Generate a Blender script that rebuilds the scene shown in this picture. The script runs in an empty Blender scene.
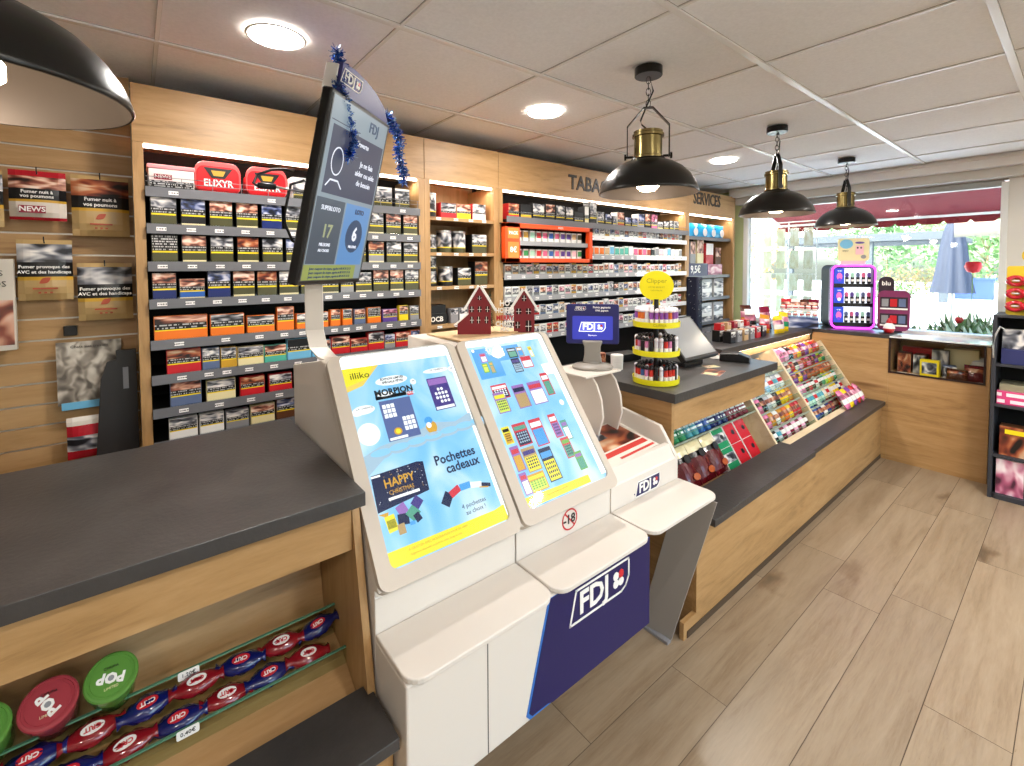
import bpy, math, random
from math import pi, sin, cos, radians as rad
from mathutils import Vector, Matrix, Euler
random.seed(7)
SC = bpy.context.scene
COL = SC.collection
WORLD_K = 2.1; EXPO = 0.5

def S(h, k=1.0):
    h = h.lstrip('#'); o = []
    for i in (0, 2, 4):
        c = int(h[i:i+2], 16) / 255
        o.append((c/12.92 if c <= .04045 else ((c+.055)/1.055)**2.4) * k)
    return tuple(o)

MATS = {}
def mat(name, col='#888888', rough=.5, metal=0, emit=None, es=1.0, trans=0, alpha=1, ior=1.45, coat=0, spec=.5):
    if name in MATS: return MATS[name]
    m = bpy.data.materials.new(name); m.use_nodes = True
    b = m.node_tree.nodes['Principled BSDF']
    c = S(col) if isinstance(col, str) else col
    b.inputs['Base Color'].default_value = (*c, 1)
    b.inputs['Roughness'].default_value = rough
    b.inputs['Metallic'].default_value = metal
    b.inputs['Transmission Weight'].default_value = trans
    b.inputs['Alpha'].default_value = alpha
    b.inputs['IOR'].default_value = ior
    b.inputs['Coat Weight'].default_value = coat
    b.inputs['Specular IOR Level'].default_value = spec
    if emit is not None:
        e = S(emit) if isinstance(emit, str) else emit
        b.inputs['Emission Color'].default_value = (*e, 1)
        b.inputs['Emission Strength'].default_value = es
    MATS[name] = m
    return m

class NT:
    def __init__(s, name, rough=.5, metal=0):
        s.m = bpy.data.materials.new(name); s.m.use_nodes = True
        s.t = s.m.node_tree; s.b = s.t.nodes['Principled BSDF']
        s.b.inputs['Roughness'].default_value = rough
        s.b.inputs['Metallic'].default_value = metal
        MATS[name] = s.m
    def n(s, typ, **k):
        o = s.t.nodes.new(typ)
        for a, v in k.items():
            if a.startswith('i_'): o.inputs[a[2:].replace('_', ' ')].default_value = v
            elif a.startswith('j'): o.inputs[int(a[1:])].default_value = v
            else: setattr(o, a, v)
        return o
    def l(s, a, b): s.t.links.new(a, b)
    def ramp(s, fac, stops, interp='LINEAR'):
        r = s.n('ShaderNodeValToRGB'); cr = r.color_ramp; cr.interpolation = interp
        while len(cr.elements) < len(stops): cr.elements.new(.5)
        for e, (p, c) in zip(cr.elements, stops):
            e.position = p; e.color = (*(S(c) if isinstance(c, str) else c), 1)
        s.l(fac, r.inputs['Fac']); return r.outputs['Color']
    def bump(s, h, st=.2, d=.01):
        b = s.n('ShaderNodeBump'); b.inputs['Strength'].default_value = st; b.inputs['Distance'].default_value = d
        s.l(h, b.inputs['Height']); s.l(b.outputs['Normal'], s.b.inputs['Normal'])

def wood(name, c, scale=(1, 1, 1), rough=.45, knots=True):
    """c = dark, mid, light; scale large across the grain, small along it"""
    w = NT(name, rough)
    tc = w.n('ShaderNodeTexCoord'); mp = w.n('ShaderNodeMapping'); mp.inputs['Scale'].default_value = scale
    w.l(tc.outputs['Object'], mp.inputs['Vector'])
    n1 = w.n('ShaderNodeTexNoise', i_Scale=1.6, i_Detail=5.0, i_Roughness=.6, i_Distortion=1.2)
    n2 = w.n('ShaderNodeTexNoise', i_Scale=14.0, i_Detail=4.0, i_Roughness=.7)
    w.l(mp.outputs[0], n1.inputs['Vector']); w.l(mp.outputs[0], n2.inputs['Vector'])
    mx = w.n('ShaderNodeMath', operation='MULTIPLY_ADD', j1=.35); w.l(n2.outputs['Fac'], mx.inputs[0]); w.l(n1.outputs['Fac'], mx.inputs[2])
    col = w.ramp(mx.outputs[0], [(.42, c[0]), (.62, c[1]), (.9, c[2])])
    if knots:
        v = w.n('ShaderNodeTexVoronoi', i_Scale=.55); w.l(mp.outputs[0], v.inputs['Vector'])
        r = w.ramp(v.outputs['Distance'], [(.0, '#6b4f33'), (.05, '#8f6d48'), (.10, '#ffffff')])
        m = w.n('ShaderNodeMixRGB', blend_type='MULTIPLY'); m.inputs[0].default_value = .8
        w.l(col, m.inputs[1]); w.l(r, m.inputs[2]); col = m.outputs[0]
    w.l(col, w.b.inputs['Base Color']); w.bump(n2.outputs['Fac'], .12, .004)
    return w.m

OAK = ('#8a683f', '#a88253', '#b99466')
wood_y = wood('oak_grain_along', OAK, (7, .9, 7))
wood_x = wood('oak_grain_across', OAK, (.9, 7, 7))
wood_z = wood('oak_grain_upright', OAK, (7, 7, .9))
wood_pale = wood('pale_oak_edge', ('#cdb48e', '#dcc7a4', '#e6d5b8'), (9, 1, 9), knots=False)

def stone(name, a, b, rough=.4):
    w = NT(name, rough); tc = w.n('ShaderNodeTexCoord')
    n1 = w.n('ShaderNodeTexNoise', i_Scale=5.0, i_Detail=8.0, i_Roughness=.65)
    n2 = w.n('ShaderNodeTexNoise', i_Scale=70.0, i_Detail=4.0)
    w.l(tc.outputs['Object'], n1.inputs['Vector']); w.l(tc.outputs['Object'], n2.inputs['Vector'])
    w.l(w.ramp(n1.outputs['Fac'], [(.3, a), (.7, b)]), w.b.inputs['Base Color'])
    w.bump(n2.outputs['Fac'], .25, .004); return w.m
slate = stone('slate_laminate', '#302f2f', '#423f3e')

def art(name, stops, scale=2.1, rough=.3, emis=0):
    """printed picture: blotches that differ from pack to pack"""
    w = NT(name, rough); tc = w.n('ShaderNodeTexCoord'); oi = w.n('ShaderNodeObjectInfo')
    mu = w.n('ShaderNodeMath', operation='MULTIPLY', j1=37.0); w.l(oi.outputs['Random'], mu.inputs[0])
    n = w.n('ShaderNodeTexNoise', noise_dimensions='4D', i_Scale=scale, i_Detail=1.0, i_Distortion=.5)
    w.l(tc.outputs['UV'], n.inputs['Vector']); w.l(mu.outputs[0], n.inputs['W'])
    c = w.ramp(n.outputs['Fac'], stops)
    w.l(c, w.b.inputs['Base Color'])
    if emis:
        w.l(c, w.b.inputs['Emission Color']); w.b.inputs['Emission Strength'].default_value = emis
    return w.m
art_grey = art('warning_picture_grey', [(.36, '#1c1d22'), (.46, '#6d6f78'), (.54, '#b9b7b8'), (.64, '#e9e4de')])
art_skin = art('warning_picture_skin', [(.35, '#2a1c1a'), (.46, '#8a4b3c'), (.55, '#cf9a80'), (.66, '#f0d8c8')])
art_rust = art('warning_picture_rust', [(.35, '#141414'), (.45, '#7a3424'), (.55, '#b36a42'), (.68, '#d8c0a0')])
art_blue = art('warning_picture_blue', [(.35, '#10121c'), (.47, '#3c4a78'), (.56, '#8c94b4'), (.68, '#dcdce4')])
art_pink = art('warning_picture_pink', [(.35, '#4a2233'), (.47, '#b05a78'), (.56, '#d8a0b0'), (.68, '#f2e2e4')])
ARTS = [art_grey, art_skin, art_rust, art_blue, art_grey, art_skin, art_grey]

def dashes(name, fg, bg, rows=3, dens=.48, wf=14, rough=.35, th=.24):
    """rows of print too small to read"""
    w = NT(name, rough); tc = w.n('ShaderNodeTexCoord'); sp = w.n('ShaderNodeSeparateXYZ'); oi = w.n('ShaderNodeObjectInfo')
    w.l(tc.outputs['UV'], sp.inputs[0])
    r = w.n('ShaderNodeMath', operation='MULTIPLY', j1=float(rows)); w.l(sp.outputs[1], r.inputs[0])
    fr = w.n('ShaderNodeMath', operation='FRACT'); w.l(r.outputs[0], fr.inputs[0])
    fl = w.n('ShaderNodeMath', operation='FLOOR'); w.l(r.outputs[0], fl.inputs[0])
    pp = w.n('ShaderNodeMath', operation='PINGPONG', j1=.5); w.l(fr.outputs[0], pp.inputs[0])
    gt = w.n('ShaderNodeMath', operation='GREATER_THAN', j1=th); w.l(pp.outputs[0], gt.inputs[0])
    cb = w.n('ShaderNodeCombineXYZ'); u = w.n('ShaderNodeMath', operation='MULTIPLY', j1=float(wf)); w.l(sp.outputs[0], u.inputs[0])
    f3 = w.n('ShaderNodeMath', operation='MULTIPLY_ADD', j1=7.3); w.l(fl.outputs[0], f3.inputs[0]); w.l(oi.outputs['Random'], f3.inputs[2])
    w.l(u.outputs[0], cb.inputs[0]); w.l(f3.outputs[0], cb.inputs[1])
    n = w.n('ShaderNodeTexNoise', i_Scale=1.0, i_Detail=0.0); w.l(cb.outputs[0], n.inputs['Vector'])
    g2 = w.n('ShaderNodeMath', operation='GREATER_THAN', j1=dens); w.l(n.outputs['Fac'], g2.inputs[0])
    a = w.n('ShaderNodeMath', operation='MULTIPLY'); w.l(gt.outputs[0], a.inputs[0]); w.l(g2.outputs[0], a.inputs[1])
    m = w.n('ShaderNodeMixRGB'); m.inputs[1].default_value = (*S(bg), 1); m.inputs[2].default_value = (*S(fg), 1)
    w.l(a.outputs[0], m.inputs[0]); w.l(m.outputs[0], w.b.inputs['Base Color']); return w.m
warn_txt = dashes('warning_print', '#c4c4c4', '#101012', 4, .46, 22)
warn_txt2 = dashes('warning_print_two_rows', '#b8b8b8', '#101012', 2, .47, 24, th=.28)
tag_txt = dashes('price_print', '#333333', '#f4f2f0', 1, .45, 13, th=.34)
fine_txt = dashes('fine_print', '#8a8a55', '#dfdf30', 2, .47, 40)

black = mat('black_plastic', '#121214', .35)
black_matt = mat('black_matt_board', '#0c0c0e', .7)
grey_lip = mat('grey_tray_plastic', '#6c6d72', .35)
white_pl = mat('white_moulded_plastic', '#dad3cb', .35)
white_pt = mat('white_paint', '#e8e4de', .6)
white = mat('plain_white', '#f2f0ec', .5)
yellow = mat('yellow_card', '#f2e413', .45)
red = mat('signal_red', '#c01f24', .35)
orange = mat('orange_frame', '#f0521a', .4)
navy = mat('navy_plastic', '#1c1d5e', .35)
steel = mat('brushed_steel', '#b8b8b8', .3, 1)
wire = mat('grey_wire', '#8d8f94', .35, .8)
glass = mat('clear_glass', '#ffffff', .02, trans=1, ior=1.45)
def thin_glass(name, tint='#f4fbf8', gloss=.08, k=.16):
    w = NT(name); w.t.nodes.remove(w.b); out = w.t.nodes['Material Output']
    tr = w.n('ShaderNodeBsdfTransparent'); tr.inputs[0].default_value = (*S(tint), 1)
    gl = w.n('ShaderNodeBsdfGlossy'); gl.inputs['Roughness'].default_value = .03
    fz = w.n('ShaderNodeLayerWeight'); fz.inputs['Blend'].default_value = .12
    ad = w.n('ShaderNodeMath', operation='MULTIPLY_ADD', j1=k, j2=gloss*.25); w.l(fz.outputs['Fresnel'], ad.inputs[0])
    mx = w.n('ShaderNodeMixShader'); w.l(ad.outputs[0], mx.inputs[0]); w.l(tr.outputs[0], mx.inputs[1]); w.l(gl.outputs[0], mx.inputs[2])
    w.l(mx.outputs[0], out.inputs['Surface']); return w.m
pane = thin_glass('window_pane_glass', '#e2e8e6')
lipglass = thin_glass('green_edge_glass', '#f2f8f4', .01, .02)
clear = thin_glass('clear_acrylic', '#f8fafa', .05)
greyclear = thin_glass('smoky_acrylic', '#9a9ca2', .25)
glass_edge = mat('glass_cut_edge', '#5c8a70', .15)

class MB:
    """collects shapes; build() links them as one mesh object"""
    def __init__(s): s.v = []; s.f = []; s.mi = []; s.uv = []; s.mats = []
    def _m(s, m):
        if m not in s.mats: s.mats.append(m)
        return s.mats.index(m)
    def poly(s, pts, m, uv=None):
        i = len(s.v); s.v += [tuple(p) for p in pts]; s.f.append(list(range(i, i+len(pts)))); s.mi.append(s._m(m))
        if uv is None:
            uv = [(0, 0), (1, 0), (1, 1), (0, 1)] if len(pts) == 4 else [(0, 0)]*len(pts)
        s.uv.append(uv); return s
    def mesh(s, vs, fs, m, uvs=None):
        i = len(s.v); s.v += [tuple(p) for p in vs]
        for k, f in enumerate(fs):
            s.f.append([i+j for j in f]); s.mi.append(s._m(m))
            s.uv.append(uvs[k] if uvs else ([(0, 0), (1, 0), (1, 1), (0, 1)] if len(f) == 4 else [(0, 0)]*len(f)))
        return s
    def box(s, x0, x1, y0, y1, z0, z1, m, front=None, top=None):
        v = [(x0,y0,z0),(x1,y0,z0),(x1,y1,z0),(x0,y1,z0),(x0,y0,z1),(x1,y0,z1),(x1,y1,z1),(x0,y1,z1)]
        fs = [[0,1,5,4],[1,2,6,5],[2,3,7,6],[3,0,4,7],[4,5,6,7],[3,2,1,0]]
        s.mesh(v, fs, m)
        if front: s.mi[-6] = s._m(front)
        if top: s.mi[-2] = s._m(top)
        return s
    def prism(s, pts, ax, a, b, m, cap=None):
        """2D outline pts extruded along axis ax (0,1,2) from a to b"""
        def P(p, t):
            if ax == 0: return (t, p[0], p[1])
            if ax == 1: return (p[0], t, p[1])
            return (p[0], p[1], t)
        n = len(pts); v = [P(p, a) for p in pts] + [P(p, b) for p in pts]
        i = len(s.v); s.v += v
        for k in range(n):
            j = (k+1) % n; s.f.append([i+k, i+j, i+n+j, i+n+k]); s.mi.append(s._m(m)); s.uv.append([(0,0),(1,0),(1,1),(0,1)])
        xs = [p[0] for p in pts]; ys = [p[1] for p in pts]; w = max(xs)-min(xs) or 1; h = max(ys)-min(ys) or 1
        uu = [((p[0]-min(xs))/w, (p[1]-min(ys))/h) for p in pts]
        for f, u in (([i+k for k in range(n)][::-1], uu[::-1]), ([i+n+k for k in range(n)], uu)):
            s.f.append(f); s.mi.append(s._m(cap or m)); s.uv.append(u)
        return s
    def lathe(s, prof, n, m, c=(0, 0, 0), capb=True, capt=True, mats=None):
        i = len(s.v)
        for r, z in prof:
            for k in range(n):
                a = 2*pi*k/n; s.v.append((c[0]+r*cos(a), c[1]+r*sin(a), c[2]+z))
        for j in range(len(prof)-1):
            mm = s._m(mats[j] if mats else m)
            for k in range(n):
                q = (k+1) % n
                s.f.append([i+j*n+k, i+j*n+q, i+(j+1)*n+q, i+(j+1)*n+k]); s.mi.append(mm)
                s.uv.append([(k/n*3, j), ((k+1)/n*3, j), ((k+1)/n*3, j+1), (k/n*3, j+1)])
        if capb: s.f.append([i+k for k in range(n)][::-1]); s.mi.append(s._m(m)); s.uv.append([(0,0)]*n)
        if capt:
            e = i+(len(prof)-1)*n
            s.f.append([e+k for k in range(n)]); s.mi.append(s._m(mats[-1] if mats else m))
            s.uv.append([(.5+.5*cos(2*pi*k/n), .5+.5*sin(2*pi*k/n)) for k in range(n)])
        return s
    def tube(s, path, r, m, n=8, cyc=False):
        path = [Vector(p) for p in path]; N = len(path); i = len(s.v); ref = Vector((0, 0, 1))
        for k, p in enumerate(path):
            a = path[(k-1) % N] if (k or cyc) else p; b = path[(k+1) % N] if (k < N-1 or cyc) else p
            t = (b-a).normalized(); u = t.cross(ref)
            if u.length < .1: u = t.cross(Vector((1, 0, 0)))
            u.normalize(); w = t.cross(u); rr = r[k] if isinstance(r, (list, tuple)) else r
            for q in range(n):
                an = 2*pi*q/n; s.v.append(tuple(p+u*cos(an)*rr+w*sin(an)*rr))
        for k in range(N if cyc else N-1):
            k2 = (k+1) % N
            for q in range(n):
                q2 = (q+1) % n; s.f.append([i+k*n+q, i+k*n+q2, i+k2*n+q2, i+k2*n+q]); s.mi.append(s._m(m)); s.uv.append([(0,0),(1,0),(1,1),(0,1)])
        if not cyc:
            s.f.append([i+q for q in range(n)][::-1]); s.f.append([i+(N-1)*n+q for q in range(n)])
            s.mi += [s._m(m)]*2; s.uv += [[(0,0)]*n]*2
        return s
    def xf(s, M, start=0):
        for k in range(start, len(s.v)): s.v[k] = tuple(M @ Vector(s.v[k]))
        return s
    def data(s, name, smooth=False):
        me = bpy.data.meshes.new(name); me.from_pydata(s.v, [], s.f)
        for m in s.mats: me.materials.append(m)
        me.polygons.foreach_set('material_index', s.mi)
        ul = me.uv_layers.new(name='UVMap'); flat = [c for f in s.uv for p in f for c in p]
        ul.data.foreach_set('uv', flat)
        if smooth: me.polygons.foreach_set('use_smooth', [True]*len(s.f))
        me.update(); return me
    def build(s, name, parent=None, loc=(0, 0, 0), rot=(0, 0, 0), smooth=False, bevel=0, seg=2, auto=None):
        o = bpy.data.objects.new(name, s.data(name, smooth)); COL.objects.link(o)
        o.location = loc; o.rotation_euler = rot; o.parent = parent
        if bevel:
            b = o.modifiers.new('soft_edges', 'BEVEL'); b.width = bevel; b.segments = seg; b.limit_method = 'ANGLE'; b.angle_limit = rad(40)
        if auto: 
            e = o.modifiers.new('split', 'EDGE_SPLIT'); e.split_angle = rad(auto)
        return o

def rrect(w, h, r, n=5, cx=0, cy=0, corners=(1, 1, 1, 1)):
    """rounded rectangle outline, centred; corners: BL BR TR TL"""
    o = []
    for (sx, sy, a0), on in zip(((-1, -1, pi), (1, -1, 1.5*pi), (1, 1, 0), (-1, 1, .5*pi)), corners):
        if not on: o.append((cx+sx*w/2, cy+sy*h/2)); continue
        for k in range(n+1):
            a = a0+k/n*pi/2; o.append((cx+sx*(w/2-r)+r*cos(a), cy+sy*(h/2-r)+r*sin(a)))
    return o

def tag(o, label=None, cat=None, group=None, kind=None):
    if label: o['label'] = label
    if cat: o['category'] = cat
    if group: o['group'] = group
    if kind: o['kind'] = kind
    return o
def thing(name, label, cat, loc=(0, 0, 0), rot=0, group=None):
    o = bpy.data.objects.new(name, None); COL.objects.link(o); o.empty_display_size = .05
    o.location = loc; o.rotation_euler = rot if isinstance(rot, tuple) else (0, 0, rot)
    return tag(o, label, cat, group)
def struct(o): o['kind'] = 'structure'; return o
KIDS = {}
def kids(o): return [c for c in bpy.data.objects if c.parent == o]
def tree(o):
    if o.name not in KIDS: KIDS[o.name] = kids(o)
    return KIDS[o.name]
def dup(src, loc, rot=None, label=None, group=None, parent=None):
    c = src.copy(); COL.objects.link(c)
    if parent is not None: c.parent = parent
    c.location = loc
    if rot is not None: c.rotation_euler = rot if isinstance(rot, tuple) else (0, 0, rot)
    if label: c['label'] = label
    if group: c['group'] = group
    for ch in tree(src):
        d = ch.copy(); COL.objects.link(d); d.parent = c
        for g in tree(ch):
            e = g.copy(); COL.objects.link(e); e.parent = d
    return c
def txt(s, size, m, parent=None, loc=(0, 0, 0), rot=(pi/2, 0, 0), name='lettering', ext=.0006, al='CENTER', bold=0, sx=1):
    c = bpy.data.curves.new(name, 'FONT'); c.body = s; c.size = size; c.extrude = ext; c.align_x = al; c.align_y = 'CENTER'
    c.offset = bold; c.materials.append(m); c.resolution_u = 2
    o = bpy.data.objects.new(name, c); COL.objects.link(o); o.parent = parent; o.location = loc; o.rotation_euler = rot; o.scale = (sx, 1, 1)
    return o
ORD = ['first','second','third','fourth','fifth','sixth','seventh','eighth','ninth','tenth','eleventh','twelfth','thirteenth','fourteenth','fifteenth','sixteenth','seventeenth','eighteenth','nineteenth']
def ordn(i):
    if i < 19: return ORD[i]
    t = {2: 'twent', 3: 'thirt', 4: 'fort'}[(i+1)//10]; r = (i+1) % 10
    return t+'ieth' if r == 0 else t+'y-'+ORD[r-1]
R90 = pi/2
def disc(u, v, r, r2=None, n=20): return [(u+r*cos(2*pi*k/n), v+(r2 or r)*sin(2*pi*k/n)) for k in range(n)]

# ------------------------------------------------------------------ setting
CEIL = 2.422
# floor of wide oak-look planks, laid along Y
def floor_mat(name='oak_plank_tiles'):
    w = NT(name, .3); tc = w.n('ShaderNodeTexCoord'); at = w.n('ShaderNodeAttribute', attribute_name='plank')
    mp = w.n('ShaderNodeMapping'); mp.inputs['Scale'].default_value = (11, 1.0, 1); w.l(tc.outputs['Object'], mp.inputs['Vector'])
    off = w.n('ShaderNodeVectorMath', operation='MULTIPLY_ADD'); off.inputs[1].default_value = (31, 17, 0)
    w.l(at.outputs['Color'], off.inputs[0]); w.l(mp.outputs[0], off.inputs[2])
    n1 = w.n('ShaderNodeTexNoise', i_Scale=1.3, i_Detail=7.0, i_Roughness=.65, i_Distortion=.5); w.l(off.outputs[0], n1.inputs['Vector'])
    n2 = w.n('ShaderNodeTexNoise', i_Scale=11.0, i_Detail=5.0, i_Roughness=.7, i_Distortion=.5); w.l(off.outputs[0], n2.inputs['Vector'])
    mx = w.n('ShaderNodeMath', operation='MULTIPLY_ADD', j1=.4); w.l(n2.outputs['Fac'], mx.inputs[0]); w.l(n1.outputs['Fac'], mx.inputs[2])
    col = w.ramp(mx.outputs[0], [(.34, '#66533f'), (.52, '#837059'), (.70, '#928069'), (.95, '#9f8e77')])
    # dark knots and burn-like figure
    v = w.n('ShaderNodeTexVoronoi', i_Scale=.75); 
    mp2 = w.n('ShaderNodeMapping'); mp2.inputs['Scale'].default_value = (2.6, 1.2, 1); w.l(tc.outputs['Object'], mp2.inputs['Vector'])
    o2 = w.n('ShaderNodeVectorMath', operation='MULTIPLY_ADD'); o2.inputs[1].default_value = (13, 29, 0); w.l(at.outputs['Color'], o2.inputs[0]); w.l(mp2.outputs[0], o2.inputs[2])
    dn = w.n('ShaderNodeTexNoise', i_Scale=4.0, i_Detail=6.0); w.l(o2.outputs[0], dn.inputs['Vector'])
    ad = w.n('ShaderNodeVectorMath', operation='MULTIPLY_ADD'); ad.inputs[1].default_value = (.5, .5, 0); w.l(dn.outputs['Color'], ad.inputs[0]); w.l(o2.outputs[0], ad.inputs[2])
    w.l(ad.outputs[0], v.inputs['Vector'])
    kn = w.ramp(v.outputs['Distance'], [(0, '#3c3026'), (.045, '#6e5c4c'), (.09, '#c4b6a8'), (.15, '#ffffff')])
    m = w.n('ShaderNodeMixRGB', blend_type='MULTIPLY'); m.inputs[0].default_value = .6; w.l(col, m.inputs[1]); w.l(kn, m.inputs[2])
    # per plank brightness
    hv = w.n('ShaderNodeHueSaturation'); w.l(m.outputs[0], hv.inputs['Color'])
    sp = w.n('ShaderNodeSeparateColor'); w.l(at.outputs['Color'], sp.inputs[0])
    vv = w.n('ShaderNodeMath', operation='MULTIPLY_ADD', j1=.22, j2=.9); w.l(sp.outputs[0], vv.inputs[0]); w.l(vv.outputs[0], hv.inputs['Value'])
    w.l(hv.outputs[0], w.b.inputs['Base Color']); w.bump(n2.outputs['Fac'], .15, .003)
    rr = w.n('ShaderNodeMath', operation='MULTIPLY_ADD', j1=.25, j2=.2); w.l(n2.outputs['Fac'], rr.inputs[0]); w.l(rr.outputs[0], w.b.inputs['Roughness'])
    return w.m
fm = floor_mat(); grout = mat('plank_joint', '#5e5044', .8)
PW = .2235; X0 = -.779
known = {-1: 1.625, 0: 2.61, 1: 2.815, 2: 2.187, -2: 1.142, 3: 1.55}   # one cross joint of each row, as seen
fb = MB(); vals = []
fb.poly([(-3.1, -3, -.004), (3.2, -3, -.004), (3.2, 5.2, -.004), (-3.1, 5.2, -.004)], grout); vals.append(0)
for k in range(-11, 18):
    xa = X0+PW*k; off = known.get(k, random.uniform(0, 1.2)); L = 1.316
    y = off-8*L
    while y < 5.2:
        a, b = max(y, -3), min(y+L, 5.2)
        if b-a > .02 and xa < 3.1 and xa+PW > -3.1:
            g = .0012
            fb.poly([(xa+g, a+g, 0), (xa+PW-g, a+g, 0), (xa+PW-g, b-g, 0), (xa+g, b-g, 0)], fm); vals.append(random.random())
        y += L
fo = fb.build('floor'); struct(fo)
ca = fo.data.color_attributes.new('plank', 'FLOAT_COLOR', 'CORNER')
li = 0
for p, v in zip(fo.data.polygons, vals):
    for _ in p.loop_indices:
        ca.data[li].color = (v, (v*7.13) % 1, 0, 1); li += 1

# ceiling of square tiles in a white grid
def tile_mat():
    w = NT('mineral_ceiling_tile', .85); tc = w.n('ShaderNodeTexCoord')
    n = w.n('ShaderNodeTexNoise', i_Scale=90.0, i_Detail=3.0); w.l(tc.outputs['Object'], n.inputs['Vector'])
    w.l(w.ramp(n.outputs['Fac'], [(.3, '#eeeeee'), (.7, '#f6f6f6')]), w.b.inputs['Base Color']); w.bump(n.outputs['Fac'], .08, .002); return w.m
tm = tile_mat(); tb = mat('ceiling_grid_white', '#f0eeea', .25); gap = mat('shadow_line', '#a39c94', .9)
cb = MB(); cb.box(-3.1, 3.2, -3, 5.25, CEIL+.006, CEIL+.05, tm)
G = .645; GX = -.855; GY = 2.016
i = -4
while GX+G*i < 3.2:
    x = GX+G*i; cb.box(x-.012, x+.012, -3, 5.0, CEIL-.002, CEIL+.006, tb); cb.box(x-.013, x+.013, -3, 5.0, CEIL+.0045, CEIL+.0062, gap); i += 1
j = -8
while GY+G*j < 5.0:
    y = GY+G*j; cb.box(-3.1, 3.2, y-.006, y+.006, CEIL, CEIL+.006, tb); cb.box(-3.1, 3.2, y-.007, y+.007, CEIL+.0045, CEIL+.0062, gap); j += 1
struct(cb.build('ceiling'))
# boxed-out beam and blind housing over the window
b = MB(); b.box(-2.45, 3.2, 5.0, 5.2, 2.335, CEIL+.004, white_pt); b.box(-2.45, 3.2, 4.985, 5.02, 2.395, 2.41, white_pt)
b.box(-2.42, 3.2, 5.08, 5.2, 2.262, 2.335, mat('blind_housing', '#c9c5bd', .5)); struct(b.build('trim_1', bevel=.004))
# window wall: green-white reveal, pale pier, sill
WX0, WX1, WZ0, WZ1, WY = -2.36, -.418, 1.035, 2.235, 5.2
b = MB()
wallm = mat('warm_white_wall', '#dad7d0', .7); greenm = mat('pale_green_wall', '#c3cf9a', .7)
b.box(-3.1, WX0-.02, WY, WY+.12, 0, CEIL+.05, greenm)
b.box(WX1+.03, 3.2, WY-.02, WY+.12, 0, CEIL+.05, wallm)
b.box(WX0-.02, WX1+.03, WY, WY+.12, 0, WZ0, wallm); b.box(WX0-.02, WX1+.03, WY, WY+.12, WZ1+.02, CEIL+.05, wallm)
struct(b.build('wall_window'))
fr = MB(); wf = mat('window_frame_white', '#dfe0de', .4)
fr.box(WX0-.02, WX0+.03, WY-.01, WY+.08, WZ0, WZ1, wf).box(WX1-.01, WX1+.03, WY-.03, WY+.08, WZ0, WZ1, wf)
fr.box(WX0, WX1, WY-.01, WY+.08, WZ1-.03, WZ1+.02, mat('blind_rail_grey', '#9b9c98', .4)).box(WX0, WX1, WY-.06, WY+.08, WZ0-.03, WZ0+.01, wf)
wn = bpy.data.objects.new('window_1', None); COL.objects.link(wn); wn['kind'] = 'structure'
fr.build('window_frame', wn, bevel=.003)
MB().box(WX0+.03, WX1-.01, WY+.03, WY+.036, WZ0+.01, WZ1-.03, pane).build('pane', wn)
# unseen sides of the shop close the room
struct(MB().box(-3.22, -3.1, -3, 5.32, 0, CEIL+.05, wallm).build('wall_left'))
struct(MB().box(3.2, 3.3, -3, 5.32, 0, .35, wallm).box(3.2, 3.3, -3, 5.32, 2.3, CEIL+.05, wallm).box(3.2, 3.3, -3, .6, .35, 2.3, wallm).box(3.2, 3.3, 4.4, 5.32, .35, 2.3, wallm).build('wall_right'))
w2 = bpy.data.objects.new('window_added_fill', None); COL.objects.link(w2); w2['kind'] = 'structure'  # added window out of view, daylight fill to brighten the ceiling
b = MB()
for y in (.6, 1.85, 3.1, 4.36): b.box(3.21, 3.26, y, y+.05, .35, 2.3, wf)
b.box(3.21, 3.26, .6, 4.4, .35, .40, wf).box(3.21, 3.26, .6, 4.4, 2.25, 2.3, wf).build('window_frame', w2)
MB().box(3.23, 3.236, .6, 4.4, .35, 2.3, pane).build('pane', w2)
struct(MB().box(-3.22, 3.3, -3.12, -3, 0, CEIL+.05, wallm).build('wall_back'))

# ------------------------------------------------------------------ slat wall at the near end
SX = -2.62
sb = MB(); slot = mat('slat_groove_alloy', '#c8c2b8', .35, .6)
z = .55; rows = []
while z < 2.42: rows.append(z); z += .0855
for k, z in enumerate(rows):
    z1 = min(z+.078, 2.42)
    sb.box(SX-.018, SX, -1.6, -.002, z, z1, wood_y)
    sb.box(SX-.018, SX-.008, -1.6, -.002, z1, z+.0855, slot)
sb.box(SX-.018, SX, -1.6, -.002, 0, .55, wood_y)
o = sb.build('slat_wall_panel'); tag(o, 'oak slatted display wall panel with silver grooves behind the near counter', 'slat wall')

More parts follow.
